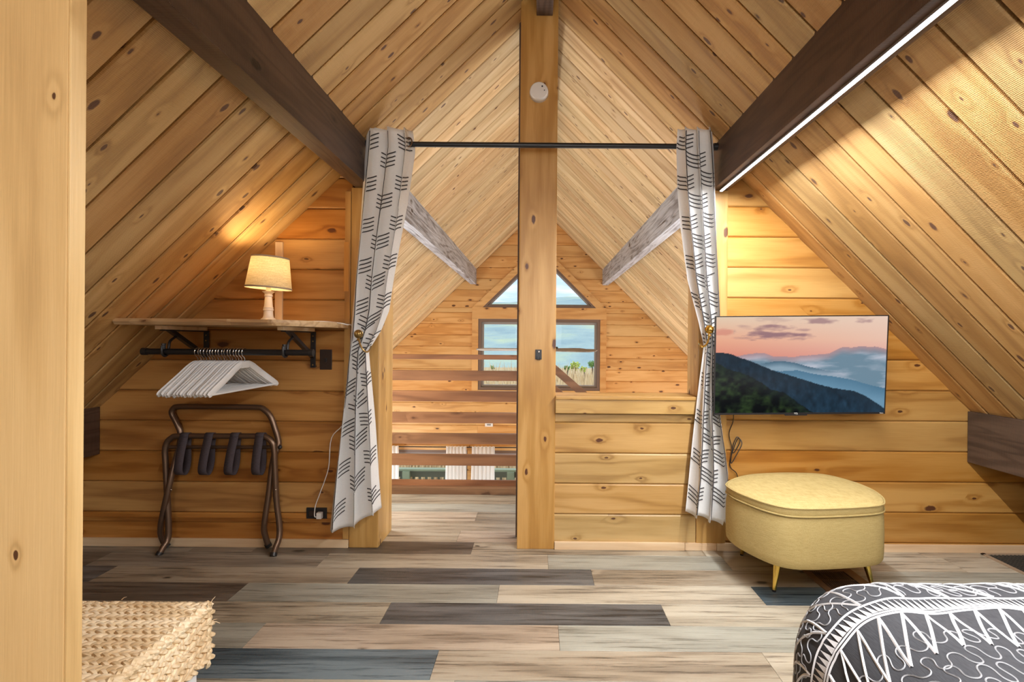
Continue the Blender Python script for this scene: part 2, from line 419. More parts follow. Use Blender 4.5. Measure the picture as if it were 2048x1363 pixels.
def clip(poly, a, b, c):
    """keep a*x + b*y <= c"""
    out = []; n = len(poly)
    for i in range(n):
        p, q = poly[i], poly[(i+1) % n]; fp, fq = a*p[0]+b*p[1]-c, a*q[0]+b*q[1]-c
        if fp <= 0: out.append(p)
        if (fp < 0 < fq) or (fq < 0 < fp):
            t = fp / (fp - fq); out.append((p[0]+(q[0]-p[0])*t, p[1]+(q[1]-p[1])*t))
    res = []
    for p in out:
        if not res or (abs(p[0]-res[-1][0]) + abs(p[1]-res[-1][1])) > 1e-5: res.append(p)
    if len(res) > 1 and abs(res[0][0]-res[-1][0]) + abs(res[0][1]-res[-1][1]) < 1e-5: res.pop()
    return res
_bcache = {}
def board(name, poly, y0, y1, th, bev, M3, origin, m, parent, sharp=None):
    """one board: poly (x along, y across) extruded by th, its two long edges chamfered; M3 columns = local axes; origin in room coordinates"""
    if len(poly) < 3: return None
    x0 = min(p[0] for p in poly); cx = x0; cy = (y0 + y1) / 2
    key = (round(th, 4), round(bev, 4), m.name, tuple((round(p[0]-cx, 3), round(p[1]-cy, 3)) for p in poly))
    me = _bcache.get(key)
    if me is None:
        def ins(p): 
            y = p[1]
            if abs(y - y0) < 1e-5: y += bev
            if abs(y - y1) < 1e-5: y -= bev
            return (p[0]-cx, y-cy)
        n = len(poly); vs = [(p[0]-cx, p[1]-cy, 0) for p in poly] + [(p[0]-cx, p[1]-cy, th-bev) for p in poly] + [(*ins(p), th) for p in poly]
        fs = [tuple(range(n))[::-1], tuple(range(2*n, 3*n))]
        for L in (0, n):
            fs += [(L+i, L+(i+1) % n, L+n+(i+1) % n, L+n+i) for i in range(n)]
        me = bpy.data.meshes.new(name); me.from_pydata(vs, [], fs); me.materials.append(m); me.update(); _bcache[key] = me
    o = bpy.data.objects.new(name, me); COL.objects.link(o); o.parent = parent
    M3 = M3.copy(); c = Vector(origin) + M3 @ Vector((cx, cy, 0))
    o.matrix_local = Matrix.Translation(c) @ M3.to_4x4()
    return o
def axes(x, y, z): return Matrix((x, y, z)).transposed()
FRONT = axes((1, 0, 0), (0, 0, 1), (0, -1, 0))       # a wall facing the camera: local x = room X, local y = room Z

# ------------------------------------------------------------ the roof's geometry
RX, RZ = .026, 3.236           # ridge
KL, KR = .974, 1.000           # slopes, left and right
YW = 2.965                     # face of the partition wall between bedroom and hall
YB = 3.13                      # its back
YG = 8.01                      # far gable
YN = -2.3                      # gable behind the camera
XS = 3.3                       # side walls
LOWZ = -2.7                    # great room floor
def roofz(x): return RZ - (KL * (RX - x) if x < RX else KR * (x - RX))
def roofclip(p):
    p = clip(p, -KL, 1, RZ - KL * RX)          # z <= RZ - KL*(RX-x)
    return clip(p, KR, 1, RZ + KR * RX)

# ceiling: board children on two roof shells
PITCH = .1655
for side, k, sgn, nm in ((-1, KL, 1, 'ceiling_left'), (1, KR, -1, 'ceiling_right')):
    u = Vector((sgn, 0, k)).normalized(); nrm = Vector((sgn * k, 0, -1)).normalized()
    e = RX + side * (XS + .15 + abs(RX)); ez = RZ - k * abs(e - RX)
    a, b = Vector((RX, 0, RZ)) - nrm * .034, Vector((e, 0, ez)) - nrm * .034
    mb = MB(); up = -nrm * .10
    P = [Vector((a.x, YN - .2, a.z)), Vector((b.x, YN - .2, b.z)), Vector((b.x, YG + .5, b.z)), Vector((a.x, YG + .5, a.z))]
    mb.prism(P, up)
    sh = structure(mb.build(nm, M_GAP))
    L = math.hypot(XS + .1, k * (XS + .1)) + .02
    M3 = axes(tuple(u), (0, -sgn, 0), tuple(nrm))
    y = 3.179 - 33 * PITCH; i = 0
    while y < YG - .02:
        w = PITCH; y1 = min(y + w, YG)
        th = .034
        org = Vector((RX, (y + y1) / 2, RZ)) - nrm * th
        h = (y1 - y) / 2 - .0052
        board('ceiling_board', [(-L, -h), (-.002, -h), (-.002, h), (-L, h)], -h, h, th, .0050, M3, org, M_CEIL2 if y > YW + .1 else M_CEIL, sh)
        y = y1; i += 1

# ------------------------------------------------------------ partition wall (left part, right part) and the half wall
def wall_boards(parent, x0, x1, zbase, z0, z1, mat, Yface, th=.02, pitch=.1735, bev=.007, extra=None, split=0):
    k = math.floor((z0 - zbase) / pitch); z = zbase + k * pitch
    while z < z1 - .004:
        a, b = max(z, z0), min(z + pitch, z1)
        if b - a > .012:
            a2, b2 = a + .001, b - .001
            polys = [[(x0, a2), (x1, a2), (x1, b2), (x0, b2)]]
            if extra: polys = extra(polys, a2, b2)
            for p in polys:
                p = roofclip(p)
                if len(p) >= 3 and max(q[0] for q in p) - min(q[0] for q in p) > .02:
                    board('wall_board', p, a2, b2, th, bev, FRONT, (0, Yface + th, 0), mat, parent)
        z += pitch
def backing(nm, x0, x1, z0, z1, Y0, Y1, m=M_GAP):
    p = roofclip([(x0, z0), (x1, z0), (x1, z1), (x0, z1)])
    return structure(MB().prism([(q[0], Y0, q[1]) for q in p], (0, Y1 - Y0, 0)).build(nm, m))
wl_ = backing('wall_front_left', -XS, -1.06, 0, 2.1, YW + .02, YB - .02)
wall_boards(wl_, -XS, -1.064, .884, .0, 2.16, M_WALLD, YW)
wr_ = backing('wall_front_right', 1.072, XS, 0, 2.1, YW + .02, YB - .02)
wall_boards(wr_, 1.072, XS, .913, .0, 2.16, M_WALL, YW)
# half wall between the middle post and the right-hand post
hw = structure(MB().box((.100, YW + .02, 0), (.902, YB - .02, .822)).build('wall_half', M_GAP))
wall_boards(hw, .100, .903, .717, .0, .772, M_HALF, YW)
cap = MB().box((.100, YW - .035, .774), (.903, YW - .012, .853), .004).build('cap_fascia', M_POST, hw)
MB().box((.100, YW - .045, .853), (.903, YB + .02, .872), .004).build('cap_board', M_POST, hw)
# hall side faces (seen from a step aside)
for nm, a, b in (('wall_hall_left', -XS, -1.06), ('wall_hall_right', 1.072, XS)):
    backing(nm, a, b, 0, 2.1, YB - .018, YB - .002, M_CEIL2)

# posts
def post(name, label, a, b, m=M_POST, parts=None):
    o = MB().box(a, b, .006).build(name, m, o=((a[0]+b[0])/2, (a[1]+b[1])/2, a[2]))
    return o
def vpost(name, a, b, m=M_POST, parent=None, bev=.006):
    """post with its grain running up: local x along the height"""
    c = Vector(((a[0]+b[0])/2, (a[1]+b[1])/2, a[2])); hx, hy, L = (b[0]-a[0])/2, (b[1]-a[1])/2, b[2]-a[2]
    M3 = axes((0, 0, 1), (1, 0, 0), (0, 1, 0))
    mb = MB().box((0, -hx, -hy), (L, hx, hy), bev)
    me = bpy.data.meshes.new(name); me.from_pydata([tuple(v) for v in mb.v], [], mb.f); me.update()
    o = link(name, me, m, parent); o.matrix_local = Matrix.Translation(c) @ M3.to_4x4()
    return o
def ybeam(name, a, b, m=M_BEAM, parent=None, bev=.004):
    c = Vector(((a[0]+b[0])/2, a[1], (a[2]+b[2])/2)); hx, hz, L = (b[0]-a[0])/2, (b[2]-a[2])/2, b[1]-a[1]
    M3 = axes((0, 1, 0), (0, 0, 1), (1, 0, 0))
    mb = MB().box((0, -hz, -hx), (L, hz, hx), bev)
    me = bpy.data.meshes.new(name); me.from_pydata([tuple(v) for v in mb.v], [], mb.f); me.update()
    o = link(name, me, m, parent); o.matrix_local = Matrix.Translation(c) @ M3.to_4x4()
    return o
def xboard(name, a, b, m, parent=None, bev=.003):
    c = Vector((a[0], (a[1]+b[1])/2, (a[2]+b[2])/2)); o = MB().box(a, b, bev).build(name, m, parent, o=c); return o
pc = structure(vpost('post_middle', (-.112, 2.955, 0), (.100, YB, 3.13)))
pcb = vpost('backing_plank', (-.128, YB, 0), (.085, YB + .045, 3.12), M_BEAM, None); structure(pcb); pcb.name = 'post_backing'
pl_ = structure(vpost('post_left', (-1.066, 2.955, 0), (-.900, YB + .10, 2.042)))
pr_ = structure(vpost('post_right', (.905, 2.955, 0), (1.072, YB + .03, 2.042)))
# beams
bl = structure(ybeam('beam_left', (-1.046, YN + .05, 2.043), (-.957, YB + .02, 2.328)))
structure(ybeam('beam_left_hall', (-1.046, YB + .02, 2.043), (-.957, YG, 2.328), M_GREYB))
br = structure(ybeam('beam_right', (.979, YN + .05, 2.043), (1.068, YB + .02, 2.328)))
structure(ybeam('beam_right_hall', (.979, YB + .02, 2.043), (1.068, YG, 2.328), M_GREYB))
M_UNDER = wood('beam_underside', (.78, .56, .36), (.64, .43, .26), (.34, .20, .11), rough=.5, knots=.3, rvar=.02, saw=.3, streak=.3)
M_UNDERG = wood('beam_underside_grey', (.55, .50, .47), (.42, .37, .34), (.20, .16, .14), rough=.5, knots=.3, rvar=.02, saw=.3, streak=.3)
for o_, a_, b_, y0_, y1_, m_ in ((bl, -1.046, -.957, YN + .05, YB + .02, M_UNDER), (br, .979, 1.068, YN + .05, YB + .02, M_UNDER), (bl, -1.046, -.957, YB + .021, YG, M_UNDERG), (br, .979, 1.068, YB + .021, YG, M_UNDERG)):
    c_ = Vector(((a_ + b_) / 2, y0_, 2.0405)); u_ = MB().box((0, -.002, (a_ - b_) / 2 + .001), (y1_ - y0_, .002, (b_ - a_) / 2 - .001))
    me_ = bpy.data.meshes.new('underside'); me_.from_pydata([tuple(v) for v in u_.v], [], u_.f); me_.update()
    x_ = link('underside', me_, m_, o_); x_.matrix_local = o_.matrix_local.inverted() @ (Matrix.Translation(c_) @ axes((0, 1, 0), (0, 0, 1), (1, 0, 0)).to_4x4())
rb = structure(ybeam('beam_ridge', (-.024, YN + .05, 3.022), (.068, 2.953, 3.165)))
structure(ybeam('beam_ridge_hall', (-.024, YB + .05, 3.022), (.068, YG, 3.165)))
structure(ybeam('beam_eave_left', (-2.64, YN + .05, .519), (-2.487, YW - .004, .80)))
structure(ybeam('beam_eave_right', (2.443, YN + .05, .512), (2.60, YW - .004, .80)))
# near post beside the camera, a trim board on its edge
np_ = structure(vpost('post_near', (-1.20, .886, 0), (-.803, .918, 2.04), M_NEAR, bev=.002))
structure(vpost('trim_1', (-.8028, .887, 0), (-.799, .9175, 2.04), M_EDGE, bev=.001))

# ------------------------------------------------------------ floor of vinyl planks
fl_ = structure(MB().box((-XS, YN, -.16), (XS, YB, -.006)).box((-XS, YB, -.16), (.13, 4.07, -.006)).build('floor', M_GAP))
FW = .1777; PLL = 1.22
FIX = {  # rows measured in the photograph: (plank end positions in X, tones)
 0: ([-1.12, .05, 1.28, 2.4], 'btltl'),     # placeholder, overwritten below
}
def rowx(px, y): return (px - VX) / y      # X over (px below horizon) * camera height
def Xat(px, py): return W(px, py, 1).x / (CAMZ - W(px, py, 1).z) * CAMZ
# row index n: front edge Y = 2.877 - n*FW
ROWS = {
 -1: ([Xat(372, 1104), Xat(500, 1104), Xat(945, 1095), Xat(1400, 1095)], 'mmbtltg'),
 0: ([Xat(190, 1120), Xat(643, 1122), Xat(1096, 1122), Xat(1445, 1115)], 'bmlgll'),
 1: ([Xat(195, 1152), Xat(705, 1152), Xat(1185, 1152), Xat(1690, 1152)], 'dtdtgl'),
 2: ([Xat(470, 1187), Xat(996, 1187), Xat(1508, 1180), Xat(2010, 1170)], 'bglug'),
 3: ([Xat(770, 1226), Xat(1330, 1226), Xat(1810, 1226)], 'tdlg'),
 4: ([Xat(505, 1273), Xat(1118, 1273), Xat(1700, 1273)], 'gpgt'),
 5: ([Xat(325, 1330), Xat(868, 1330), Xat(1535, 1320)], 'lutl'),
 6: ([Xat(900, 1400), Xat(1400, 1363)], 'lgt'),
}
n = -7; y_hi = 2.877 + 7 * FW
while True:
    yb = 2.877 - n * FW; yt = yb - 0  # row n spans [yb-FW, yb]
    a, b = yb - FW, yb
    if b < YN: break
    xr = XS if a < YB else .13
    if n in ROWS:
        ends, tones = ROWS[n]; ends = list(ends)
        while ends[0] > -XS: ends.insert(0, ends[0] - PLL); tones = 'tgmbl'[(n + len(ends)) % 5] + tones
        while ends[-1] < XS: ends.append(ends[-1] + PLL); tones = tones + 'tglp'[(n + len(ends)) % 4]
    else:
        s = -XS - rnd.random() * PLL; ends = [s]
        while ends[-1] < XS: ends.append(ends[-1] + PLL)
        pal = 'tplpttg' if a > 2.9 else 'tglpdbmt'
        tones = ''.join(rnd.choice(pal) for _ in range(len(ends) + 1))
    for i in range(len(ends) - 1):
        x0, x1 = max(ends[i], -XS), min(ends[i+1], xr)
        if x1 - x0 < .02: continue
        tn = tones[i + 1] if i + 1 < len(tones) else 't'
        y0, y1 = max(a, YN) + .0006, min(b, 4.07) - .0006
        if y1 - y0 < .02: continue
        board('floor_plank', [(x0 + .0006, y0), (x1 - .0006, y0), (x1 - .0006, y1), (x0 + .0006, y1)], y0, y1, .006, .0008,
              Matrix.Identity(3), (0, 0, -.006), M_FLOOR[tn], fl_)
    n += 1
# baseboards
def baseboard(nm, x0, x1, Y, z=.045, th=.016, segs=()):
    xs = [x0] + list(segs) + [x1]
    root = structure(xboard(nm, (xs[0], Y - th, 0), (xs[1] - .001, Y, z), M_BASE))
    for i in range(1, len(xs) - 1):
        o = MB().box((xs[i] + .001, Y - th - .001, 0), (xs[i+1], Y, z), .002).build('baseboard_length', M_BASE, root, o=(xs[i], Y, 0))
    return root
baseboard('baseboard_left', -XS, -1.068, YW - .001, .046)
baseboard('baseboard_middle', .101, .84, YW - .001, .044)
baseboard('baseboard_right', .841, XS, YW - .001, .042, .014, segs=(1.02, 1.9))
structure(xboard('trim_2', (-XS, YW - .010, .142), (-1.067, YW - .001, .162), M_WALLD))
# pale cleats left on the wall
c0 = W(553, 484, YW); c1 = W(566, 640, YW)
t3 = structure(vpost('trim_3', (c0.x, YW - .014, c1.z), (c1.x, YW - .001, c0.z), M_BASE, bev=.001))
c0 = W(690, 484, YW); c1 = W(699, 582, YW)
t4 = structure(vpost('trim_4', (c0.x, YW - .014, c1.z), (c1.x, YW - .001, c0.z), M_WALL, bev=.001))
structure(vpost('trim_5', (-1.100, YW - .012, .05), (-1.068, YW - .001, 2.02), M_WALL, bev=.001))

# ------------------------------------------------------------ shell of the house
bw = roofclip([(-XS - .1, 0), (XS + .1, 0), (XS + .1, 4), (-XS - .1, 4)])
gb = structure(MB().prism([(q[0], YN - .1, q[1]) for q in bw], (0, .1, 0)).build('wall_back', M_CEIL))
for s, nm in ((-1, 'wall_left'), (1, 'wall_right')):
    structure(MB().box((s*XS if s > 0 else -XS-.1, YN - .1, LOWZ), (XS+.1 if s > 0 else -XS, YG + .4, .15)).build(nm, M_CEIL2))
structure(MB().box((-XS, 3.0, LOWZ - .1), (XS, YG + .1, LOWZ)).build('floor_great_room', M_FLOOR['t']))
structure(MB().box((-XS, YB - .1, LOWZ), (XS, YB - .02, -.16)).build('wall_under_loft', M_FAR))
structure(MB().box((.13, YB + .02, LOWZ), (.15, 4.07, -.006)).box((.15, YB, -.5), (XS, 4.07, -.45)).build('wall_stair', M_FAR))
structure(MB().box((-XS, 4.072, -.16), (.13, 4.09, .0)).build('trim_6', M_RAIL))

# ------------------------------------------------------------ far gable with its windows
def G(px, py): p = W(px, py, YG); return (p.x, p.z)
wx0, wx1 = -1.018, 1.045; wz0, wz1 = .335, 1.690      # outer edge of the casing
ax, az = .018, 2.665                                  # apex of the triangular casing
LW = [(-2.75, -1.075), (-1.0, .45)]                   # lower windows (x ranges)
lz0, lz1 = -2.0, -.50
def far_extra(polys, a, b):
    out = []
    for p in polys:
        segs = [p]
        if b > wz0 and a < wz1:
            segs = [clip(p, 1, 0, wx0), clip(p, -1, 0, -wx1)]
            if b > wz1:   # upper strip beside the triangle
                pass
        elif a >= wz1 - .02 and a < az:
            sl = (az - wz1) / (ax - wx0); sr = (az - wz1) / (wx1 - ax)
            L_ = clip(p, sl, -1, sl * wx0 - wz1)         # left of left edge: z >= wz1 + sl*(x-wx0)
            R_ = clip(p, -sr, -1, -sr * wx1 - wz1)
            L_ = clip(L_, 1, 0, ax) if L_ else L_
            R_ = clip(R_, -1, 0, -ax) if R_ else R_
            segs = [L_, R_]
        elif b > lz0 and a < lz1:
            segs = [clip(p, 1, 0, LW[0][0]), clip(clip(p, -1, 0, -LW[0][1]), 1, 0, LW[1][0]), clip(p, -1, 0, -LW[1][1])]
        out += [s for s in segs if len(s) >= 3]
    # break long rows into two boards
    fin = []
    for s in out:
        x0 = min(q[0] for q in s); x1 = max(q[0] for q in s)
        if x1 - x0 > 2.6:
            c = x0 + (x1 - x0) * rnd.uniform(.3, .7)
            fin += [clip(s, 1, 0, c - .001), clip(s, -1, 0, -c - .001)]
        else: fin.append(s)
    return fin
fg = structure(MB().build('wall_far', M_GAP)) if False else None
# shell slabs behind the boards (with the openings left free)
mb = MB()
def slab(p):
    p = roofclip(p)
    if len(p) >= 3: mb.prism([(q[0], YG + .02, q[1]) for q in p], (0, .12, 0))
slab([(-XS, wz0), (wx0 + .06, wz0), (wx0 + .06, wz1), (-XS, wz1)]); slab([(wx1 - .06, wz0), (XS, wz0), (XS, wz1), (wx1 - .06, wz1)])
slab([(-XS, lz1), (XS, lz1), (XS, wz0), (-XS, wz0)])
slab([(-XS, wz1 + .0), (wx0 + .02, wz1), (ax, az - .01), (ax, 3.3), (-XS, 3.3)]) if False else None
slab([(-XS, wz1), (wx0 + .05, wz1), (ax, az - .05), (ax, 3.4)]); slab([(ax, 3.4), (ax, az - .05), (wx1 - .05, wz1), (XS, wz1)])
slab([(-XS, LOWZ), (XS, LOWZ), (XS, lz0), (-XS, lz0)])
slab([(-XS, lz0), (LW[0][0], lz0), (LW[0][0], lz1), (-XS, lz1)]); slab([(LW[0][1], lz0), (LW[1][0], lz0), (LW[1][0], lz1), (LW[0][1], lz1)]); slab([(LW[1][1], lz0), (XS, lz0), (XS, lz1), (LW[1][1], lz1)])
wf = structure(mb.build('wall_far', M_GAP))
zb = CAMZ - (780.5 - 681 + 2.3) / F * YG
# rows: split at the casing's top, the sill and the lower windows so openings stay clean
def far_rows():
    pitch = .1735; cuts = [wz0, wz1, lz0, lz1]
    k = math.floor((LOWZ - zb) / pitch); z = zb + k * pitch
    while z < 3.3:
        a, b = max(z, LOWZ), z + pitch
        parts = [a] + sorted(c for c in cuts if a + .02 < c < b - .02) + [b]
        for i in range(len(parts) - 1):
            a2, b2 = parts[i] + .001, parts[i+1] - .001
            for c in cuts:   # snap slivers
                if abs(a2 - c) < .025: a2 = c
                if abs(b2 - c) < .025: b2 = c
            for p in far_extra([[(-XS, a2), (XS, a2), (XS, b2), (-XS, b2)]], a2, b2):
                p = roofclip(p)
                if len(p) >= 3 and max(q[0] for q in p) - min(q[0] for q in p) > .02:
                    board('wall_board', p, a2, b2, .02, .006, FRONT, (0, YG + .02, 0), M_FAR, wf)
        z += pitch
far_rows()
def gprism(name, pts, d0, d1, m, parent=None):
    pts = [Vector((p[0], d0, p[1])) for p in pts]
    c = pts[0].copy(); return MB().prism(pts, (0, d1 - d0, 0)).build(name, m, parent, o=c)
CY0, CY1 = YG - .018, YG + .004
# picture window
w1 = structure(gprism('window_1', [(wx0, 1.515), (wx1, 1.515), (wx1, wz1), (wx0, wz1)], CY0, CY1, M_FAR))
gprism('casing_side', [(wx0, wz0), (-.922, wz0), (-.922, 1.513), (wx0, 1.513)], CY0, CY1, M_FAR, w1)
gprism('casing_side', [(.950, wz0), (wx1, wz0), (wx1, 1.513), (.950, 1.513)], CY0, CY1, M_FAR, w1)
gprism('casing_sill', [(-.920, wz0), (.948, wz0), (.948, .420), (-.920, .420)], CY0, CY1, M_FAR, w1)
def frame_rect(name, x0, z0, x1, z1, w, Y0, Y1, m, parent):
    mb = MB()
    mb.box((x0, Y0, z0), (x1, Y1, z0 + w)).box((x0, Y0, z1 - w), (x1, Y1, z1)).box((x0, Y0, z0 + w), (x0 + w, Y1, z1 - w)).box((x1 - w, Y0, z0 + w), (x1, Y1, z1 - w))
    return mb.build(name, m, parent, o=(x0, Y0, z0))
fr = frame_rect('window_frame', -.921, .421, .949, 1.514, .045, YG - .01, YG + .09, M_WINFR, w1)
frame_rect('window_sash', -.875, .467, .903, 1.468, .035, YG + .03, YG + .08, M_WINFR2, w1)
MB().box((-.845, YG + .05, .498), (.873, YG + .056, 1.437)).build('pane', M_GLASS, w1)
# triangular window above
ti = .135
w2 = structure(gprism('window_2', [(wx0 + .002, wz1), (wx0 + .16, wz1), (ax, az - .115), (ax, az)], CY0, CY1, M_FAR))
gprism('casing_rake', [(wx1 - .002, wz1), (ax, az), (ax, az - .115), (wx1 - .16, wz1)], CY0, CY1, M_FAR, w2)
tx0, tx1, ta = wx0 + .16, wx1 - .16, az - .115
def trif(x0, x1, za, zb_, w, Y0, Y1, m, nm):
    mb = MB(); s = (za - zb_) / (ax - x0); h = w * math.sqrt(1 + s*s); ww = w * (math.sqrt(1 + s*s) + 1) / s
    out = [(x0, zb_), (x1, zb_), (ax, za)]; inn = [(x0 + ww, zb_ + w), (x1 - ww, zb_ + w), (ax, za - h)]
    for i in range(3):
        j = (i+1) % 3; mb.prism([(out[i][0], Y0, out[i][1]), (out[j][0], Y0, out[j][1]), (inn[j][0], Y0, inn[j][1]), (inn[i][0], Y0, inn[i][1])], (0, Y1-Y0, 0))
    mb.build(nm, m, w2); return inn
i1 = trif(tx0, tx1, ta, wz1 + .002, .030, YG - .008, YG + .09, M_WINFR, 'window_frame')
i2 = trif(i1[0][0], i1[1][0], i1[2][1], i1[0][1], .022, YG + .03, YG + .08, M_WINFR2, 'window_sash')
MB().prism([(p[0], YG + .05, p[1]) for p in i2], (0, .006, 0)).build('pane', M_GLASS, w2)
# lower windows
for k, (a, b) in enumerate(LW):
    w = structure(frame_rect('window_%d' % (k + 3), a, lz0, b, lz1, .05, YG + .0, YG + .09, M_WINFR, None))
    frame_rect('window_sash', a + .05, lz0 + .05, b - .05, lz1 - .05, .035, YG + .03, YG + .08, M_WINFR2, w)
    MB().box((a + .085, YG + .05, lz0 + .085), (b - .085, YG + .056, lz1 - .085)).build('pane', M_GLASS, w)
xboard('trim_7', (-2.9, YG - .02, lz1 - .002), (.6, YG - .001, lz1 + .07), M_FAR)['kind'] = 'structure'
# light sheers and their rod
rod = MB().tube([(-2.95, YG - .12, -.435), (.55, YG - .12, -.435)], .008, 8)
for x in (-2.8, -1.04, .45): rod.tube([(x, YG - .02, -.435), (x, YG - .12, -.435)], .006, 6)
tag(rod.build('curtain_rod', M_BLACK, o=(-1.04, YG - .12, -.435)), 'thin black rod above the lower windows of the far gable', 'curtain rod')
def sheer(px0, px1, lab, ph):
    x0 = G(px0, 900)[0]; x1 = G(px1, 900)[0]; nu, nv = 36, 16; vs, fs = [], []
    for j in range(nv + 1):
        v = j / nv; z = -.415 - v * 2.0
        for i in range(nu + 1):
            u = i / nu; spread = 1 + .10 * v
            x = (x0 + x1) / 2 + (u - .5) * (x1 - x0) * spread + .004 * math.sin(9 * v + ph + 7 * u)
            y = YG - .145 + (.010 + .008 * v) * math.sin(2 * PI * 6 * u + ph) - (.012 if j == 0 else 0)
            vs.append((x, y, z + (.006 * math.sin(40 * u + ph) if j == 0 else 0)))
    for j in range(nv):
        for i in range(nu):
            a = j * (nu + 1) + i; fs.append((a, a + 1, a + nu + 2, a + nu + 1))
    c = Vector(((x0 + x1) / 2, YG - .12, -.415)); o = mesh('sheer_curtain', [Vector(v) - c for v in vs], fs, M_SHEER, smooth=True, loc=c)
    m = o.modifiers.new('t', 'SOLIDIFY'); m.thickness = .002
    tag(o, lab, 'curtain')
sheer(752, 802, 'white sheer curtain at the lower window, beside the left door post', .3)
sheer(895, 935, 'white sheer curtain hanging left of the wooden mullion between the lower windows', 1.4)
sheer(946, 991, 'white sheer curtain hanging right of the wooden mullion between the lower windows', 2.2)
# thermostat on the far wall
c = W(978, 848, YG - .005); tz = thing('thermostat', 'small white thermostat on the far gable wall, seen between railing slats', 'thermostat', (c.x, YG, c.z))
MB().box((c.x - .06, YG - .022, c.z - .03), (c.x + .06, YG, c.z + .03), .006).build('housing', M_WHITEP, tz)
MB().box((c.x - .03, YG - .025, c.z - .012), (c.x + .03, YG - .021, c.z + .012)).build('display', M_WINFR2, tz)

# ------------------------------------------------------------ loft railing of horizontal slats
RY = 4.0
rl = thing('loft_railing', 'horizontal slat railing of reddish pine at the edge of the loft hall', 'railing', (-.8, RY, 0))
slats = [(708, 717.5), (740, 760), (781, 802), (824, 845), (866, 887), (908, 930)]
for i, (a, b) in enumerate(slats):
    z1 = CAMZ - (a - 681 + 1.5) / F * RY; z0 = CAMZ - (b - 681 + 1.5) / F * RY
    o = MB().box((-2.2, RY, z0), (.075, RY + .036, z1), .003).build('slat', M_RAIL, rl, o=(-2.2 + .13 * i, RY, z0))
xboard('bottom_plate', (-2.2, RY - .012, 0), (.075, RY + .05, .052), M_RAIL, rl)
MB().box((-2.2, RY + .05, .0), (.075, RY + .068, .095), .003).build('toe_board', M_RAIL, rl, o=(-2.2, RY, 0))
for x in (-2.2, -1.30, .0):
    p = MB().box((x, RY + .037, 0.053), (x + .085, RY + .10, 1.04), .004).build('newel', M_RAIL, rl, o=(x, RY, 0))
# stair hand rails going down to the right
sr = thing('stair_railing', 'sloping pine stair rail seen over the half wall, descending right', 'railing', (.1, RY + .1, .0))
for (a, b, c_, d) in (((1100, 719), (1240, 841), 20, 'handrail'), ((1085, 747), (1200, 850), 17, 'lower_rail')):
    p, q = W(*a, RY + .1), W(*b, RY + .1); h = c_ / F * RY
    d3 = (q - p).normalized(); nn = Vector((-d3.z, 0, d3.x)) * -1
    mb = MB().prism([p, q, q + Vector((0, 0, -h)), p + Vector((0, 0, -h))], (0, .04, 0)); mb.build(d, M_RAIL, sr, o=p)

# ------------------------------------------------------------ ceiling fan in the great room
FY = 5.9
fc = W(1080, 703, FY)
fan = thing('ceiling_fan', 'rustic ceiling fan with weathered wood blades in front of the far window', 'fan', (fc.x, FY, fc.z))
MB().tube([(fc.x, FY, fc.z + .12), (fc.x, FY, 3.022)], .013, 10).build('downrod', M_BLACK, fan)
MB().lathe([(.02, .14), (.07, .13), (.10, .09), (.10, .03), (.07, -.01), (.03, -.03)], fc, 20).build('motor_housing', M_BLACK, fan)
MB().lathe([(.055, 2.985 - fc.z), (.065, 3.0 - fc.z), (.065, 3.022 - fc.z)], fc, 16).build('ceiling_mount', M_BLACK, fan)
for k, ang in enumerate((182, 254, 326, 38, 108)):
    a = math.radians(ang); d = Vector((math.cos(a), math.sin(a), 0)); s = Vector((-d.y, d.x, 0)); pitchv = s * math.cos(.20) + Vector((0, 0, 1)) * math.sin(.20)
    c0_ = fc + Vector((0, 0, .02)); pts = []
    for r, w in ((.16, .045), (.30, .060), (.55, .066), (.66, .060), (.715, .028)): pts.append(c0_ + d * r + pitchv * w)
    for r, w in ((.715, .02), (.66, .055), (.55, .062), (.30, .055), (.16, .045)): pts.append(c0_ + d * r - pitchv * w)
    bl_ = MB().prism(pts, d.cross(pitchv) * .010).build('blade', M_FAN1, fan)
    MB().tube([c0_ + d * .08, c0_ + d * .24], .010, 6).build('blade_iron', M_BLACK, fan)
for k in range(3):
    a = 2 * PI * k / 3 + .4; d = Vector((math.cos(a), math.sin(a), 0))
    arm = MB().tube(smoothpts([fc + Vector((0, 0, -.03)), fc + d * .09 + Vector((0, 0, -.06)), fc + d * .16 + Vector((0, 0, -.04)), fc + d * .19 + Vector((0, 0, 0.0))], 4), .006, 6)
    arm.lathe([(.006, 0), (.028, .012), (.032, .05), (.026, .06)], fc + d * .19, 10); arm.build('light_arm', M_BLACK, fan)

# ------------------------------------------------------------ things on the middle post
sd = thing('smoke_detector', 'round white smoke detector high on the middle post', 'smoke detector')
c = W(1078, 182, 2.93); sd.location = (c.x, 2.955, c.z); Rf = Matrix.Rotation(PI / 2, 3, 'X')   # local z -> -Y
MB().lathe([(.054, 0), (.054, .010), (.051, .030), (.046, .037), (.010, .040)], (c.x, 2.955, c.z), 32, Rf).build('housing', M_WHITEP, sd)
MB().lathe([(.0045, .036), (.0045, .0405)], (c.x + .018, 2.955, c.z + .022), 8, Rf).build('indicator', M_BLACKP, sd)
MB().lathe([(.003, .036), (.003, .0405)], (c.x + .030, 2.955, c.z + .000), 8, Rf).build('test_hole', M_BLACKP, sd)
sdr = thing('hook_plate', 'small black metal bracket plate screwed to the middle post', 'bracket')
c = W(1077, 708, 2.95); sdr.location = (c.x, 2.955, c.z)
MB().box((c.x - .018, 2.949, c.z - .028), (c.x + .018, 2.955, c.z + .028), .0025).build('plate', M_BLACK, sdr)
MB().lathe([(.0055, 0), (.0055, .008), (.003, .009)], (c.x + .002, 2.950, c.z + .016), 10, Rf).build('screw', M_CHROME, sdr)
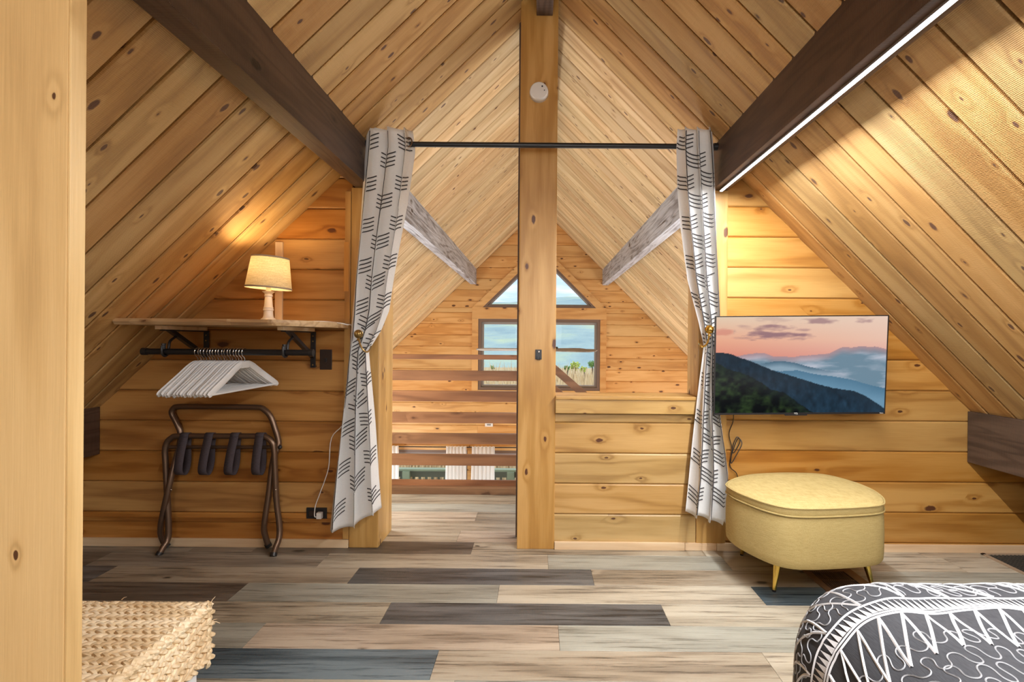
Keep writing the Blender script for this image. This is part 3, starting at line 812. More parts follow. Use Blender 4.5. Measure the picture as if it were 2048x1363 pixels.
MB().tube([(c.x - .008, 2.947, c.z - .012), (c.x - .008, 2.940, c.z - .03), (c.x + .008, 2.940, c.z - .03), (c.x + .008, 2.947, c.z - .012)], .002, 6).build('clip', M_BLACK, sdr)

# curtain rod between the two dark beams
RODY, RODZ = 2.87, W(1085, 290, 2.87).z
cr = thing('tension_rod', 'black tension rod spanning the opening between the two dark beams', 'curtain rod', (0, RODY, RODZ))
MB().tube([(-.955, RODY, RODZ), (.977, RODY, RODZ)], .0145, 14).build('tube', M_BLACK, cr)
MB().tube([(-.956, RODY, RODZ), (-.935, RODY, RODZ)], .020, 14).build('end_cap', M_BLACKP, cr)
MB().tube([(.957, RODY, RODZ), (.978, RODY, RODZ)], .020, 14).build('end_cap', M_BLACKP, cr)

# ------------------------------------------------------------ arrow curtains
def interp(tab, y):
    for i in range(len(tab) - 1):
        if y <= tab[i+1][0]:
            a, b = tab[i], tab[i+1]; t = (y - a[0]) / (b[0] - a[0]); t = max(0, t)
            return [a[k] + (b[k] - a[k]) * t for k in range(1, len(a))]
    return list(tab[-1][1:])
def arrow_curtain(name, label, tab, nf, ph, cols, tiey, hem, gro_px, back=False):
    """tab rows: photo y, left x, right x at the cloth's depth; hem(u): bottom y"""
    ytop = tab[0][0]
    def surf(u, v, lift=0.0):
        yb = hem(u); y = ytop + (yb - ytop) * v
        yy = tab[0][0] + (tab[-1][0] - tab[0][0]) * v
        xl, xr = interp(tab, y)
        tie = math.exp(-((y - tiey) / 95.0) ** 2)
        amp = .034 * (1 - .62 * tie) + .006 * v
        phi = 2 * PI * nf * (u + .010 * math.sin(5 * v + ph) * (1 - abs(2 * u - 1))) + ph
        f = math.sin(phi)
        bl_k = math.exp(-(v / .16) ** 2); base = 2.862 - .034 * bl_k
        fold = math.copysign(abs(f) ** .8, f)
        amp *= (1 - .35 * bl_k); Yc = base - amp * fold + .006 * math.sin(11 * v + 6 * u) * (1 - bl_k)
        if back and u > .89: Yc += bl_k * min(1, (u - .89) / .05) * .055 * (1 if u > .9 else .5)
        topf = max(0, 1 - v * 14)
        x = xl + (xr - xl) * u + 6.0 * math.cos(phi) * (1 - .3 * tie) * (0 if u < .02 or u > .98 else 1) * min(1, min(u, 1-u) * 6)
        p = W(x, y + topf * 3.0 * math.sin(phi * 1.0 + 1), 2.872)
        return Vector((p.x, Yc - lift, p.z))
    root = thing(name, label, 'curtain')
    root.location = surf(.5, 0)
    nu, nv = 110, 90; vs, fs = [], []
    for j in range(nv + 1):
        for i in range(nu + 1): vs.append(surf(i / nu, j / nv) - root.location)
    for j in range(nv):
        for i in range(nu):
            a = j * (nu + 1) + i; fs.append((a, a + 1, a + nu + 2, a + nu + 1))
    cl = mesh('cloth', vs, fs, M_CURT, root, smooth=True)
    sm = cl.modifiers.new('t', 'SOLIDIFY'); sm.thickness = .001; sm.offset = 0
    # printed arrows: ribbons of ink lying on the cloth
    mb = MB()
    def rib(pts, wpx):
        """pts in (u, v); half width in metres"""
        P = [surf(u, v) for u, v in pts]; n = len(P)
        vs2 = []
        for i in range(n):
            u, v = pts[i]; e = .004
            du = (surf(min(u + e, 1), v) - surf(max(u - e, 0), v)); dv = (surf(u, min(v + e, 1)) - surf(u, max(v - e, 0)))
            nn = du.cross(dv)
            nn = nn.normalized() if nn.length > 1e-9 else Vector((0, -1, 0))
            if nn.y > 0: nn = -nn
            T = (P[min(i+1, n-1)] - P[max(i-1, 0)]).normalized(); S = T.cross(nn).normalized() * wpx
            vs2 += [P[i] + S + nn * .0026, P[i] - S + nn * .0026]
        mb.add(vs2, [(2*i, 2*i+1, 2*i+3, 2*i+2) for i in range(n-1)])
    Hm = (W(1000, hem(.5), 2.87) - W(1000, ytop, 2.87)).length
    for cu, v0, side in cols:
        rib([(cu, v / 120) for v in range(1, 120)], .0026)
        v = v0
        while v < .985:
            for q in range(4):
                vc = v + q * .0102
                if vc > .99: continue
                for sg in (-1, 1):
                    if side == -1 and sg == 1: continue
                    if side == 1 and sg == -1: continue
                    # barb reaches out by ~4 cm of cloth
                    xl, xr = interp(tab, ytop + (hem(cu) - ytop) * vc); wpx = max(xr - xl, 30)
                    du = 16.0 / wpx * sg * (1.0 if wpx > 60 else .7); dv = -.0185
                    pts = []
                    for k in range(6):
                        t = k / 5; uu = cu + du * t
                        if 0.004 < uu < .996: pts.append((uu, max(.002, vc + dv * t)))
                    if len(pts) > 1: rib(pts, .0032)
            v += .1015
    pr = mb.build('arrow_print', M_PRINT, root)
    if back:
        c = W(818, 289, 2.845); c.z = RODZ; g = MB()
        g.tube([Vector((c.x + .003 * math.sin(a), 2.838 + .006 * math.cos(a), RODZ)) + Vector((.021 * math.cos(a) * .75, 0, .024 * math.sin(a))) for a in [2*PI*k/24 for k in range(24)]], .0040, 6, closed=True); g.build('grommet', M_BRONZE, root)
    for u in gro_px:
        c = surf(u, (RODY and .034)); c.z = RODZ; 
        R = Matrix.Rotation(PI / 2, 3, 'Y')
        g = MB(); ring = [Vector((c.x, RODY + .0225 * math.cos(a), RODZ + .0225 * math.sin(a))) for a in [2*PI*k/20 for k in range(20)]]
        g.tube(ring, .0042, 6, closed=True); g.build('grommet', M_BRONZE, root)
    return root
TL = [(262, 738, 824), (300, 735, 829), (400, 724, 815), (500, 716, 797), (560, 711, 787), (620, 706, 779), (660, 703, 763), (700, 700, 738),
      (740, 695, 741), (850, 682, 750), (950, 671, 757), (1015, 664, 763), (1058, 660, 765)]
TR = [(262, 1353, 1420), (300, 1351, 1424), (370, 1355, 1430), (450, 1363, 1434), (560, 1377, 1438), (640, 1397, 1440), (690, 1408, 1437),
      (740, 1403, 1436), (830, 1394, 1440), (900, 1386, 1453), (950, 1381, 1459), (1025, 1373, 1456), (1050, 1371, 1452)]
arrow_curtain('arrow_curtain', 'white curtain with charcoal arrow print, tied back beside the clothes rail', TL, 2.63, -.412,
              [(.115, .03, 1), (.49, .075, 0), (.86, .032, 0)], 695, lambda u: 1058 - 6 * u - 38 * max(0, u - .4) / .6, (), back=True)
arrow_curtain('arrow_curtain', 'white curtain with charcoal arrow print, tied back beside the television', TR, 2.9, -1.71,
              [(.18, .03, 0), (.52, .075, 0), (.87, .12, 0)], 690, lambda u: 1024 + 28 * u - (10 if u > .8 else 0), ())
def holdback(lbl, bx, by, pts, mat):
    c = W(bx, by, 2.79)
    h = thing('curtain_holdback', lbl, 'curtain holdback', c)
    b = MB().ball(c, .021, 16, 12); 
    kn = b.build('knob', mat, h)
    mb = MB()
    for k in range(7):        # open filigree wires over the ball
        a = PI * k / 7; rg = [c + (Vector((math.cos(a), math.sin(a), 0)) * math.cos(t) + Vector((0, 0, 1)) * math.sin(t)) * .0225 for t in [2*PI*i/18 for i in range(18)]]
        mb.tube(rg, .0014, 4, closed=True)
    mb.build('filigree', mat, h)
    MB().tube(smoothpts([W(x, y, Y) for x, y, Y in pts], 6), .0048, 8).build('hook', mat, h)
    q = W(*pts[-1][:2], pts[-1][2]); MB().lathe([(.010, 0), (.008, .008), (.004, .012)], c + Vector((0, 0, -.035)), 10).build('collar', mat, h)
holdback('antique brass holdback with filigree ball on the left curtain', 717, 667, [(717, 673, 2.79), (719, 684, 2.78), (725, 697, 2.775), (734, 703, 2.79), (741, 696, 2.84), (742, 686, 2.90), (742, 684, 2.957)], M_BRASS)
holdback('shiny gold holdback with filigree ball on the right curtain', 1419, 658, [(1419, 664, 2.79), (1417, 678, 2.78), (1413, 688, 2.775), (1405, 692, 2.79), (1399, 686, 2.84), (1398, 680, 2.90), (1398, 680, 2.957)], M_GOLD)

# ------------------------------------------------------------ LED strip
ls = thing('led_strip_light', 'glowing white LED strip along the underside of the right dark beam', 'light', (LEDX, 0, 2.043))
MB().box((LEDX - .009, YN + .3, 2.030), (LEDX + .009, 2.93, 2.0380)).build('channel', M_CHROME, ls)
MB().box((LEDX - .0065, YN + .31, 2.0265), (LEDX + .0065, 2.925, 2.0295)).build('diffuser', M_LED, ls)

# ------------------------------------------------------------ shelf, brackets, rail, hangers
SZ0, SZ1 = 1.243, 1.272
sh = MB(); top = []
fy = lambda x: 2.44 + .006 * math.sin(5 * x) + .012 * max(0, math.sin(9 * x + 1)) * (1 if x > -1.45 else .2) + (.36 * max(0, (x + 1.27) / .195) ** 1.4 if x > -1.27 else 0)
xs = [-2.0 + i * (.925 / 60) for i in range(61)]
for z, off in ((SZ0, .012), ((SZ0 + SZ1) / 2, 0.0), (SZ1, .006)):
    top.append([Vector((x, fy(x) + off, z)) for x in xs] + [Vector((-1.075, 2.948, z)), Vector((-2.0, 2.948, z))])
n = len(top[0]); vs = top[0] + top[1] + top[2]
fs = [tuple(range(n))[::-1], tuple(range(2*n, 3*n))]
for L_ in (0, n): fs += [(L_+i, L_+(i+1) % n, L_+n+(i+1) % n, L_+n+i) for i in range(n)]
shelf = MB().add(vs, fs).build('shelf_board', M_SHELF, o=(-2.0, 2.7, SZ0))
tag(shelf, 'live-edge wooden shelf carrying the lamp, under the left roof slope', 'shelf')
def bracket(x, lbl, lo, g=None):
    b = thing('shelf_bracket', lbl, 'bracket', (x, 2.95, lo))
    MB().box((x - .016, 2.57, SZ0 - .020), (x + .016, 2.93, SZ0 - .001), .002).build('spacer_block', M_BASE, b)
    MB().box((x - .014, 2.941, lo), (x + .014, 2.949, SZ0 - .021), .002).build('wall_leg', M_BLACK, b)
    MB().box((x - .014, 2.60, SZ0 - .027), (x + .014, 2.95, SZ0 - .0205), .001).build('top_arm', M_BLACK, b)
    MB().prism([(x - .011, 2.935, SZ0 - .17), (x + .011, 2.935, SZ0 - .17), (x + .011, 2.64, SZ0 - .027), (x - .011, 2.64, SZ0 - .027)], (0, .012, .016)).build('diagonal_brace', M_BLACK, b)
    p = Vector((x, 2.70, SZ0 - .055))
    rc = Vector((x, 2.62, 1.112))
    MB().tube(smoothpts([p, Vector((x, 2.655, 1.165)), Vector((x, 2.645, 1.130)), Vector((x, 2.636, 1.098)), Vector((x, 2.62, 1.090)), Vector((x, 2.602, 1.098)), Vector((x, 2.597, 1.120)), Vector((x, 2.600, 1.142))], 4), .0065, 6).build('rod_cradle', M_BLACK, b)
    for zz in (lo + .015, SZ0 - .045, SZ0 - .075):
        MB().lathe([(.0045, 0), (.003, .003)], (x, 2.941, zz), 8, Rf).build('screw', M_BRASS, b)
    MB().lathe([(.008, 0), (.008, .02), (.011, .021), (.011, .028)], (x + .004, 2.605, 1.125), 8).build('wing_screw', M_BLACK, b)
bracket(-1.876, 'black steel triangle bracket under the shelf, nearer the roof slope', 1.08)
bracket(-1.272, 'black steel triangle bracket under the shelf, nearer the light switch', 1.020)
RODC = 1.112
cl = thing('clothes_rail', 'black clothes rail hanging under the shelf', 'clothes rail', (-1.56, 2.62, RODC))
MB().tube([(-1.985, 2.62, RODC), (-1.135, 2.62, RODC)], .0155, 14).build('pipe', M_BLACK, cl)
MB().tube([(-1.990, 2.62, RODC), (-1.965, 2.62, RODC)], .0185, 14).build('end_cap', M_BLACKP, cl)
MB().tube([(-1.150, 2.62, RODC), (-1.130, 2.62, RODC)], .0185, 14).build('end_cap', M_BLACKP, cl)
# hanger: plane local x (width) / z, origin at the hook's seat on the rail
hr = thing('coat_hanger', '', 'hanger', (0, 0, 0))
arms = MB()
for s in (-1, 1):
    cen = smoothpts([(0, 0, -.060), (s*.022, 0, -.058), (s*.055, 0, -.075), (s*.10, 0, -.108), (s*.15, 0, -.142), (s*.19, 0, -.168), (s*.222, 0, -.190)], 3)
    m = len(cen); V = []
    for i, p in enumerate(cen):
        t = i / (m - 1); T = (cen[min(i+1, m-1)] - cen[max(i-1, 0)]).normalized(); N = Vector((-T.z, 0, T.x)) * (1 if T.x * 1 > 0 else -1)
        if N.z < 0: N = -N
        hh = .0135 + .003 * math.sin(t * PI) - (.004 if t > .95 else 0); ww = .0043
        for k in range(8):
            a = 2 * PI * k / 8; V.append(p + N * hh * math.cos(a) + Vector((0, 1, 0)) * ww * math.sin(a))
    f = [(i*8+k, i*8+(k+1) % 8, (i+1)*8+(k+1) % 8, (i+1)*8+k) for i in range(m-1) for k in range(8)] + [tuple(range(8)), tuple((m-1)*8+k for k in range(8))[::-1]]
    arms.add(V, f, True)
arms.prism([(-.02, -.004, -.046), (.02, -.004, -.046), (.026, -.004, -.078), (-.026, -.004, -.078)], (0, .008, 0))
arms.build('shoulders', M_WHITEW, hr)
MB().tube([(-.205, 0, -.186), (.205, 0, -.186)], .0052, 8).build('trouser_bar', M_WHITEW, hr)
hk = [Vector((0, 0, -.048)), Vector((0, 0, -.034)), Vector((.006, 0, -.024)), Vector((.016, 0, -.016))]
for k in range(0, 11):
    a = math.radians(-35 + k * 22.5); hk.append(Vector((.0195 * math.cos(a), 0, .0195 * math.sin(a))))
MB().tube(hk, .0017, 6).build('hook', M_CHROME, hr)
HN = 17
def copy_thing(src, loc, rot, label=None):
    r = src.copy(); COL.objects.link(r); r.location = loc; r.rotation_euler = rot
    if label: r['label'] = label
    for ch in src.children:
        c_ = ch.copy(); COL.objects.link(c_); c_.parent = r
        for g_ in ch.children:
            d_ = g_.copy(); COL.objects.link(d_); d_.parent = c_
    return r
hr['group'] = 'white hangers on the clothes rail'
ordin = ['leftmost white wooden hanger on the black clothes rail', 'second white wooden hanger from the left end of the row', 'third white wooden hanger from the left end of the row',
         'fourth white wooden hanger from the left end of the row', 'fifth white wooden hanger from the left end of the row', 'sixth white wooden hanger from the left end of the row',
         'seventh white wooden hanger from the left end of the row', 'eighth white wooden hanger from the left end of the row', 'middle hanger of the white row on the rail',
         'eighth white wooden hanger from the right end of the row', 'seventh white wooden hanger from the right end of the row', 'sixth white wooden hanger from the right end of the row',
         'fifth white wooden hanger from the right end of the row', 'fourth white wooden hanger from the right end of the row', 'third white wooden hanger from the right end of the row',
         'second white wooden hanger from the right end of the row', 'frontmost white wooden hanger, its whole triangle visible, right end of the row']
for i in range(HN):
    x = -1.712 + i * (.236 / (HN - 1)) + (rnd.uniform(-.002, .002) if 0 < i < HN - 1 else 0)
    ang = math.radians(90 - 12 - (2.5 if i > 12 else 0) + rnd.uniform(-1.5, 1.5)) ; tilt = rnd.uniform(-.02, .02)
    rot = (0, tilt + (.05 if i < HN - 1 else .055), ang + PI) ; loc = (x, 2.62, RODC)
    if i == 0: hr.location = loc; hr.rotation_euler = rot; hr['label'] = ordin[0]
    else: copy_thing(hr, loc, rot, ordin[i])

# ------------------------------------------------------------ lamp on the shelf
LY = 2.70; lb = W(537, 600, LY); LX = lb.x
lp = thing('table_lamp', 'small lit lamp with cream turned base and linen shade on the shelf', 'lamp', (LX, LY, SZ1))
prof = [(.036, 0), (.037, .006), (.030, .012), (.024, .018), (.0215, .030), (.0205, .050), (.0235, .052), (.0235, .058), (.021, .061), (.022, .067), (.0195, .070), (.0165, .112), (.0160, .118),
        (.0185, .121), (.0185, .126), (.0165, .130), (.0190, .136), (.0270, .142), (.0285, .145), (.012, .147), (.0115, .156)]
MB().lathe([(r * 1.06, h * 1.06) for r, h in prof], (LX, LY, SZ1), 28).build('base', M_CREAM, lp)
Rt = Matrix.Rotation(math.radians(3.2), 3, 'Y'); sc = Vector((LX, LY, SZ1 + .168))
MB().lathe([(.110, 0), (.0885, .163)], sc, 40, Rt, caps=False).build('shade', M_SHADE, lp)
for r0, r1, a, b in ((.1106, .1096, -.001, .008), (.0895, .0888, .156, .164)):
    MB().lathe([(r0 + .0006, a), (r1 + .0006, b), (r1 - .0012, b), (r0 - .0012, a), (r0 + .0006, a)], sc, 40, Rt, caps=False).build('shade_trim', M_SHADETRIM, lp)
MB().ball((LX, LY, SZ1 + .235), .024, 14, 10, (1, 1, 1.2)).build('bulb', M_BULB, lp)
MB().tube([(LX, LY, SZ1 + .165), (LX, LY, SZ1 + .21)], .012, 10).build('socket', M_WHITEP, lp)
light('lamp_bulb', 'POINT', (LX, LY, SZ1 + .275), 5.2, (1.0, .72, .38), radius=.03)
MB().tube(smoothpts([(LX + .03, LY + .03, SZ1 + .003), (-1.28, 2.80, SZ1 + .003), (-1.18, 2.76, SZ1 + .003), W(660, 643, 2.80) , W(692, 648, 2.80), W(705, 660, 2.945), W(704, 760, 2.945), W(690, 840, 2.945),
        W(663, 875, 2.945), W(657, 935, 2.945), W(640, 985, 2.945), W(631, 1010, 2.940), W(629, 1030, 2.93), W(633, 1033, 2.93)], 5), .0028, 6).build('cord', M_WHITEP, lp)
MB().box(W(633, 1033, 2.93) + Vector((-.002, .0, -.012)), W(646, 1022, 2.956) + Vector((0, 0, .0)), .003).build('plug', M_WHITEP, lp)

# switch and socket plates
c = W(652.5, 718, YW); sw = thing('light_switch', 'dark brown switch plate on the boards right of the shelf bracket', 'light switch', (c.x, YW, c.z))
MB().box((c.x - .034, YW - .007, c.z - .057), (c.x + .034, YW, c.z + .057), .003).build('plate', M_DKBROWNP, sw)
MB().box((c.x - .006, YW - .014, c.z - .014), (c.x + .006, YW - .006, c.z + .008), .002).build('toggle', M_BLACKP, sw)
c = W(634, 1025, YW); so = thing('wall_socket', 'black horizontal socket plate low on the wall, lamp plug in it', 'socket', (c.x, YW, c.z))
MB().box((c.x - .058, YW - .007, c.z - .033), (c.x + .058, YW, c.z + .033), .003).build('plate', M_BLACKP, so)
for s in (-1, 1): MB().box((c.x + s*.026 - .017, YW - .009, c.z - .016), (c.x + s*.026 + .017, YW - .006, c.z + .016), .004).build('receptacle', M_DKBROWNP, so)

# ------------------------------------------------------------ folded luggage rack
lr = thing('luggage_rack', 'folded bronze tube luggage rack with black straps leaning on the wall', 'luggage rack', W(440, 1100, 2.88))
lr.location.z = 0
def P(l): return smoothpts([W(x, y, Y) for x, y, Y in l], 4)
rA = [(321, 1103, 2.845), (327, 1092, 2.86), (336, 1075, 2.885), (337, 1040, 2.895), (334, 980, 2.905), (331, 920, 2.912), (330, 900, 2.913), (334, 884, 2.913), (344, 874, 2.913), (357, 871, 2.913), (430, 871, 2.913), (515, 871, 2.913),
      (532, 873, 2.913), (543, 882, 2.913), (548, 897, 2.913), (550, 940, 2.905), (553, 1000, 2.895), (559, 1050, 2.885), (558, 1075, 2.87), (552, 1092, 2.85), (548, 1104, 2.838)]
rB = [(333, 1089, 2.930), (326, 1079, 2.925), (321, 1062, 2.915), (324, 1035, 2.90), (335, 985, 2.885), (347, 935, 2.905), (359, 890, 2.935), (361, 865, 2.938), (352, 842, 2.938), (344, 826, 2.938), (347, 816, 2.938), (360, 812, 2.938),
      (430, 812.5, 2.938), (512, 813.5, 2.938), (528, 818, 2.938), (541, 832, 2.938), (550, 856, 2.938), (557, 880, 2.936), (556, 893, 2.93), (548, 912, 2.928), (543, 940, 2.92), (537, 990, 2.905), (530, 1035, 2.90), (528, 1058, 2.91), (532, 1075, 2.92), (536, 1088, 2.928)]
MB().tube(P(rA), .0158, 14).build('tube_frame', M_BRONZE, lr)
MB().tube(P(rB), .0158, 14).build('tube_frame', M_BRONZE, lr)
MB().tube([W(338, 893, 2.925), W(562, 893, 2.925)], .0095, 10).build('crossbar', M_BRONZE, lr)
for q in ((560, 893, 2.92), (347, 814, 2.945)): MB().ball(W(*q), .012, 10, 8).build('end_knob', M_BLACKP, lr)
for a, b in (((321, 1103, 2.845), (318, 1108, 2.838)), ((548, 1104, 2.838), (547, 1109, 2.832)), ((331, 1087, 2.929), (334, 1091, 2.932)), ((535, 1086, 2.926), (537, 1090, 2.93))):
    p, q = W(*a), W(*b); MB().tube([p, p + (q - p).normalized() * .018], .0182, 12).build('foot', M_BLACKP, lr)
for a in ((343, 978, 2.878), (552, 978, 2.885)): MB().ball(W(*a), .005, 8, 6).build('pivot_rivet', M_CHROME, lr)
for px, dx in ((372, -2), (421, -3), (472, -3), (522, -1)):
    st = []; c = W(px, 871, 2.913); w = .0235
    # loop in section (depth, z): goes over the bar, down, round and back up
    prof = [(-.0185, -.002), (-.014, .013), (0, .0185), (.014, .013), (.0185, -.004), (.014, -.04), (.024, -.10), (.030, -.15), (.022, -.192), (0, -.212), (-.026, -.203), (-.040, -.168), (-.034, -.09), (-.023, -.03), (-.0185, -.002)]
    prof = smoothpts([(a, b, 0) for a, b in [(q[0], q[1]) for q in prof]], 3)
    V = []; n2 = len(prof)
    for q in prof:
        hgt = q.y; sk = max(0, min(1, -hgt / .2))
        dpt = q.x
        # twist: the loop's back half shows to the right
        for s, th in ((-1, 0), (1, 0)):
            V.append(Vector((c.x + s * w + dx / 350 * sk * 2.2, c.y + dpt - .008 * sk, c.z + hgt)))
    mbs = MB().add(V, [(2*i, 2*i+1, 2*i+3, 2*i+2) for i in range(n2 - 1)], True)
    o = mbs.build('strap', M_STRAP, lr); md = o.modifiers.new('t', 'SOLIDIFY'); md.thickness = .003; md.offset = 0
    MB().ball(c + Vector((.004, -.016, -.012)), .0032, 8, 6).build('strap_rivet', M_CHROME, o)

# ------------------------------------------------------------ television on the right wall
tv = thing('television', 'wide flat television on the wall showing a misty mountain sunset', 'television')
TLc, TRc, BRc, BLc = W(1431, 631, 2.765), W(1779, 629.5, 2.765), W(1769, 826, 2.803), W(1427, 829, 2.803)
ex = (TRc - TLc); ex2 = (BRc - BLc)
wid = (ex.length + ex2.length) / 2; hei = ((TLc - BLc).length + (TRc - BRc).length) / 2
cc = (TLc + TRc + BRc + BLc) / 4
X_ = (ex + ex2).normalized(); Z_ = ((TLc - BLc) + (TRc - BRc)); Z_ = (Z_ - X_ * Z_.dot(X_)).normalized(); N_ = X_.cross(Z_)    # N_ points to the room (-Y)
tv.location = cc
def tvp(u, v, d=0): return cc + X_ * (u - .5) * wid + Z_ * (v - .5) * hei + N_ * d
def tvbox(nm, u0, u1, v0, v1, d0, d1, m, bev=0):
    p = [tvp(u0, v0, d0), tvp(u1, v0, d0), tvp(u1, v1, d0), tvp(u0, v1, d0)]
    return MB().prism(p, N_ * (d1 - d0)).build(nm, m, tv)
tvbox('back_case', .0, 1, 0, 1, -.012, -.002, M_BLACKP)
tvbox('rear_housing', .12, .88, .04, .62, -.050, -.012, M_BLACKP)
bz = .006; vz = .010
for nm, a in (('bezel', (0, 1, 0, .018)), ('bezel', (0, 1, 1 - .010, 1)), ('bezel', (0, .006, .018, .990)), ('bezel', (.994, 1, .018, .990))):
    tvbox(nm, *a, -.002, .0015, M_BLACKP)
tvbox('sensor_bar', .415, .545, -.012, .002, -.006, .0015, M_BLACKP)
def fbm(x, seed=0, o=5):
    s = 0; a = 1; t = 0
    for k in range(o):
        f = 2 ** k * x + seed * 17.3 + k * 5.1; i = math.floor(f); fr = f - i; fr = fr * fr * (3 - 2 * fr)
        h = lambda n: (math.sin(n * 127.1 + seed * 311.7) * 43758.5453) % 1
        s += a * (h(i) * (1 - fr) + h(i + 1) * fr); t += a; a *= .5
    return s / t
def n2d(x, y, seed=0, o=4):
    s = 0; a = 1; t = 0
    for k in range(o):
        X, Y = x * 2**k + seed * 3.7, y * 2**k + seed * 9.1; i, j = math.floor(X), math.floor(Y); fx, fy2 = X - i, Y - j
        fx = fx*fx*(3-2*fx); fy2 = fy2*fy2*(3-2*fy2)
        h = lambda p, q: (math.sin(p * 127.1 + q * 311.7 + seed * 74.7) * 43758.5453) % 1
        s += a * ((h(i,j)*(1-fx)+h(i+1,j)*fx)*(1-fy2) + (h(i,j+1)*(1-fx)+h(i+1,j+1)*fx)*fy2); t += a; a *= .5
    return s / t
def lerp(a, b, t): t = max(0, min(1, t)); return tuple(a[i] + (b[i] - a[i]) * t for i in range(3))
def tabv(tab, x):
    for i in range(len(tab) - 1):
        if x <= tab[i+1][0]: t = (x - tab[i][0]) / (tab[i+1][0] - tab[i][0]); return tab[i][1] + (tab[i+1][1] - tab[i][1]) * t
    return tab[-1][1]
def s2l(c): return tuple((v/255/12.92 if v/255 <= .04045 else ((v/255+.055)/1.055)**2.4) for v in c)
def scene_col(u, v):
    """the picture on the screen; v down from 0 to 1"""
    r1 = tabv([(0, .365), (.07, .372), (.13, .41), (.2, .455), (.33, .55), (.45, .615), (.6, .70), (.7, .745), (.82, .775), (.9, .84), (1, .96)], u) + .008 * (fbm(u * 70, 3) - .5) + .006 * (fbm(u * 260, 4) - .5)
    r0 = tabv([(0, .47), (.06, .53), (.14, .57), (.25, .66), (.33, .75), (.4, .78), (.47, .87), (.55, .97), (.6, 1.02), (1, 1.3)], u) + .02 * (fbm(u * 35, 5) - .5) + .014 * (fbm(u * 130, 6) - .5)
    r2 = tabv([(0, .5), (.24, .515), (.30, .545), (.38, .565), (.48, .555), (.58, .595), (.7, .625), (.8, .655), (.9, .71), (1, .75)], u) + .004 * (fbm(u * 40, 7) - .5)
    r3 = tabv([(0, .56), (.25, .49), (.34, .465), (.38, .458), (.46, .475), (.55, .52), (.65, .56), (1, .62)], u) + .004 * (fbm(u * 50, 8) - .5)
    if v > r0:
        t = n2d(u * 26, v * 20, 11, 4); d = (v - r0)
        c = lerp((10, 14, 16), (44, 62, 34), (t - .38) * 2.6); return lerp((26, 36, 40), c, .35 + d * 5)
    if v > r1:
        t = n2d(u * 40, v * 14, 12, 4); d = (v - r1)
        c = lerp((26, 40, 52), (44, 72, 94), (t - .42) * 1.1 + u * .35 + d * .5); return lerp((34, 50, 62), c, .4 + d * 6)
    if v > r2: return lerp((82, 122, 148), (110, 150, 176), (v - r2) * 7 + .3 * (n2d(u * 8, v * 8, 13) - .5))
    bank0 = lerp((112, 140, 158), (186, 192, 206), (n2d(u * 6, v * 18, 14, 5) - .36) * 2.8)
    if v > r3 and .25 < u < .80: return lerp(lerp((78, 108, 128), (140, 165, 182), (v - r3) * 16), bank0, max((u - .55) / .22, (.30 - u) / .05))
    # fog and cloud bank
    bank = tabv([(0, .50), (.12, .40), (.24, .365), (.34, .41), (.45, .415), (.6, .39), (.66, .375), (.74, .32), (.85, .31), (.94, .325), (1, .34)], u) + .03 * (fbm(u * 14, 9) - .5)
    if v > bank:
        t = n2d(u * 6, v * 18, 14, 5); c = lerp((112, 140, 158), (186, 192, 206), (t - .36) * 2.8); return lerp(lerp((212, 150, 140), (150, 140, 154), .6), c, (v - bank) * 12)
    top_ = lerp((230, 206, 180), (236, 208, 190), u); mid_ = lerp((236, 172, 142), (236, 196, 176), u); low_ = lerp((220, 138, 118), (228, 168, 160), u)
    sky = lerp(top_, mid_, v / .24) if v < .24 else lerp(mid_, low_, (v - .24) / .18)
    c = sky
    for cx, cy, sx, sy, k in ((.33, .20, .15, .040, 1.2), (.34, .115, .12, .025, .9), (.05, .155, .08, .03, .6), (.60, .05, .09, .022, .75), (.86, .03, .05, .03, .7), (.5, .135, .05, .015, .5), (.17, .11, .05, .02, .35), (.35, .03, .08, .03, .25), (.22, .22, .10, .02, .3)):
        dd = ((u - cx) / sx) ** 2 + ((v - cy) / sy) ** 2
        m = max(0, 1.15 - dd * .62 - 3.2 * (n2d(u * 11, v * 30, 15, 5) - .46))
        c = lerp(c, (142, 108, 118) if u > .1 else (206, 122, 110), min(1, m) * min(1, k) * .85)
    return c
nu, nv = 250, 140; u0, u1, v0, v1 = .006, .994, .018, .990; vs, fs, cols = [], [], []
for j in range(nv + 1):
    for i in range(nu + 1):
        uu, vv = i / nu, j / nv; vs.append(tvp(u0 + (u1 - u0) * uu, v0 + (v1 - v0) * vv, -.0005) - cc)
        cols.append(s2l(scene_col(uu, 1 - vv)))
for j in range(nv):
    for i in range(nu):
        a = j * (nu + 1) + i; fs.append((a, a + 1, a + nu + 2, a + nu + 1))
me = bpy.data.meshes.new('screen'); me.from_pydata([tuple(v) for v in vs], [], fs)
ca = me.color_attributes.new('picture', 'FLOAT_COLOR', 'POINT')
ca.data.foreach_set('color', [x for c in cols for x in (*c, 1.0)])
t = NT('lit_screen'); at = t.new('ShaderNodeAttribute'); at.attribute_name = 'picture'; em = t.new('ShaderNodeEmission'); em.inputs[1].default_value = .95
gl = t.new('ShaderNodeBsdfGlossy'); gl.inputs['Roughness'].default_value = .15; gl.inputs[0].default_value = (.04, .04, .04, 1); ad = t.new('ShaderNodeAddShader')
t.link(at.outputs['Color'], em.inputs[0]); t.link(em.outputs[0], ad.inputs[0]); t.link(gl.outputs[0], ad.inputs[1]); t.link(ad.outputs[0], t.out.inputs[0])
link('screen', me, t.m, tv)
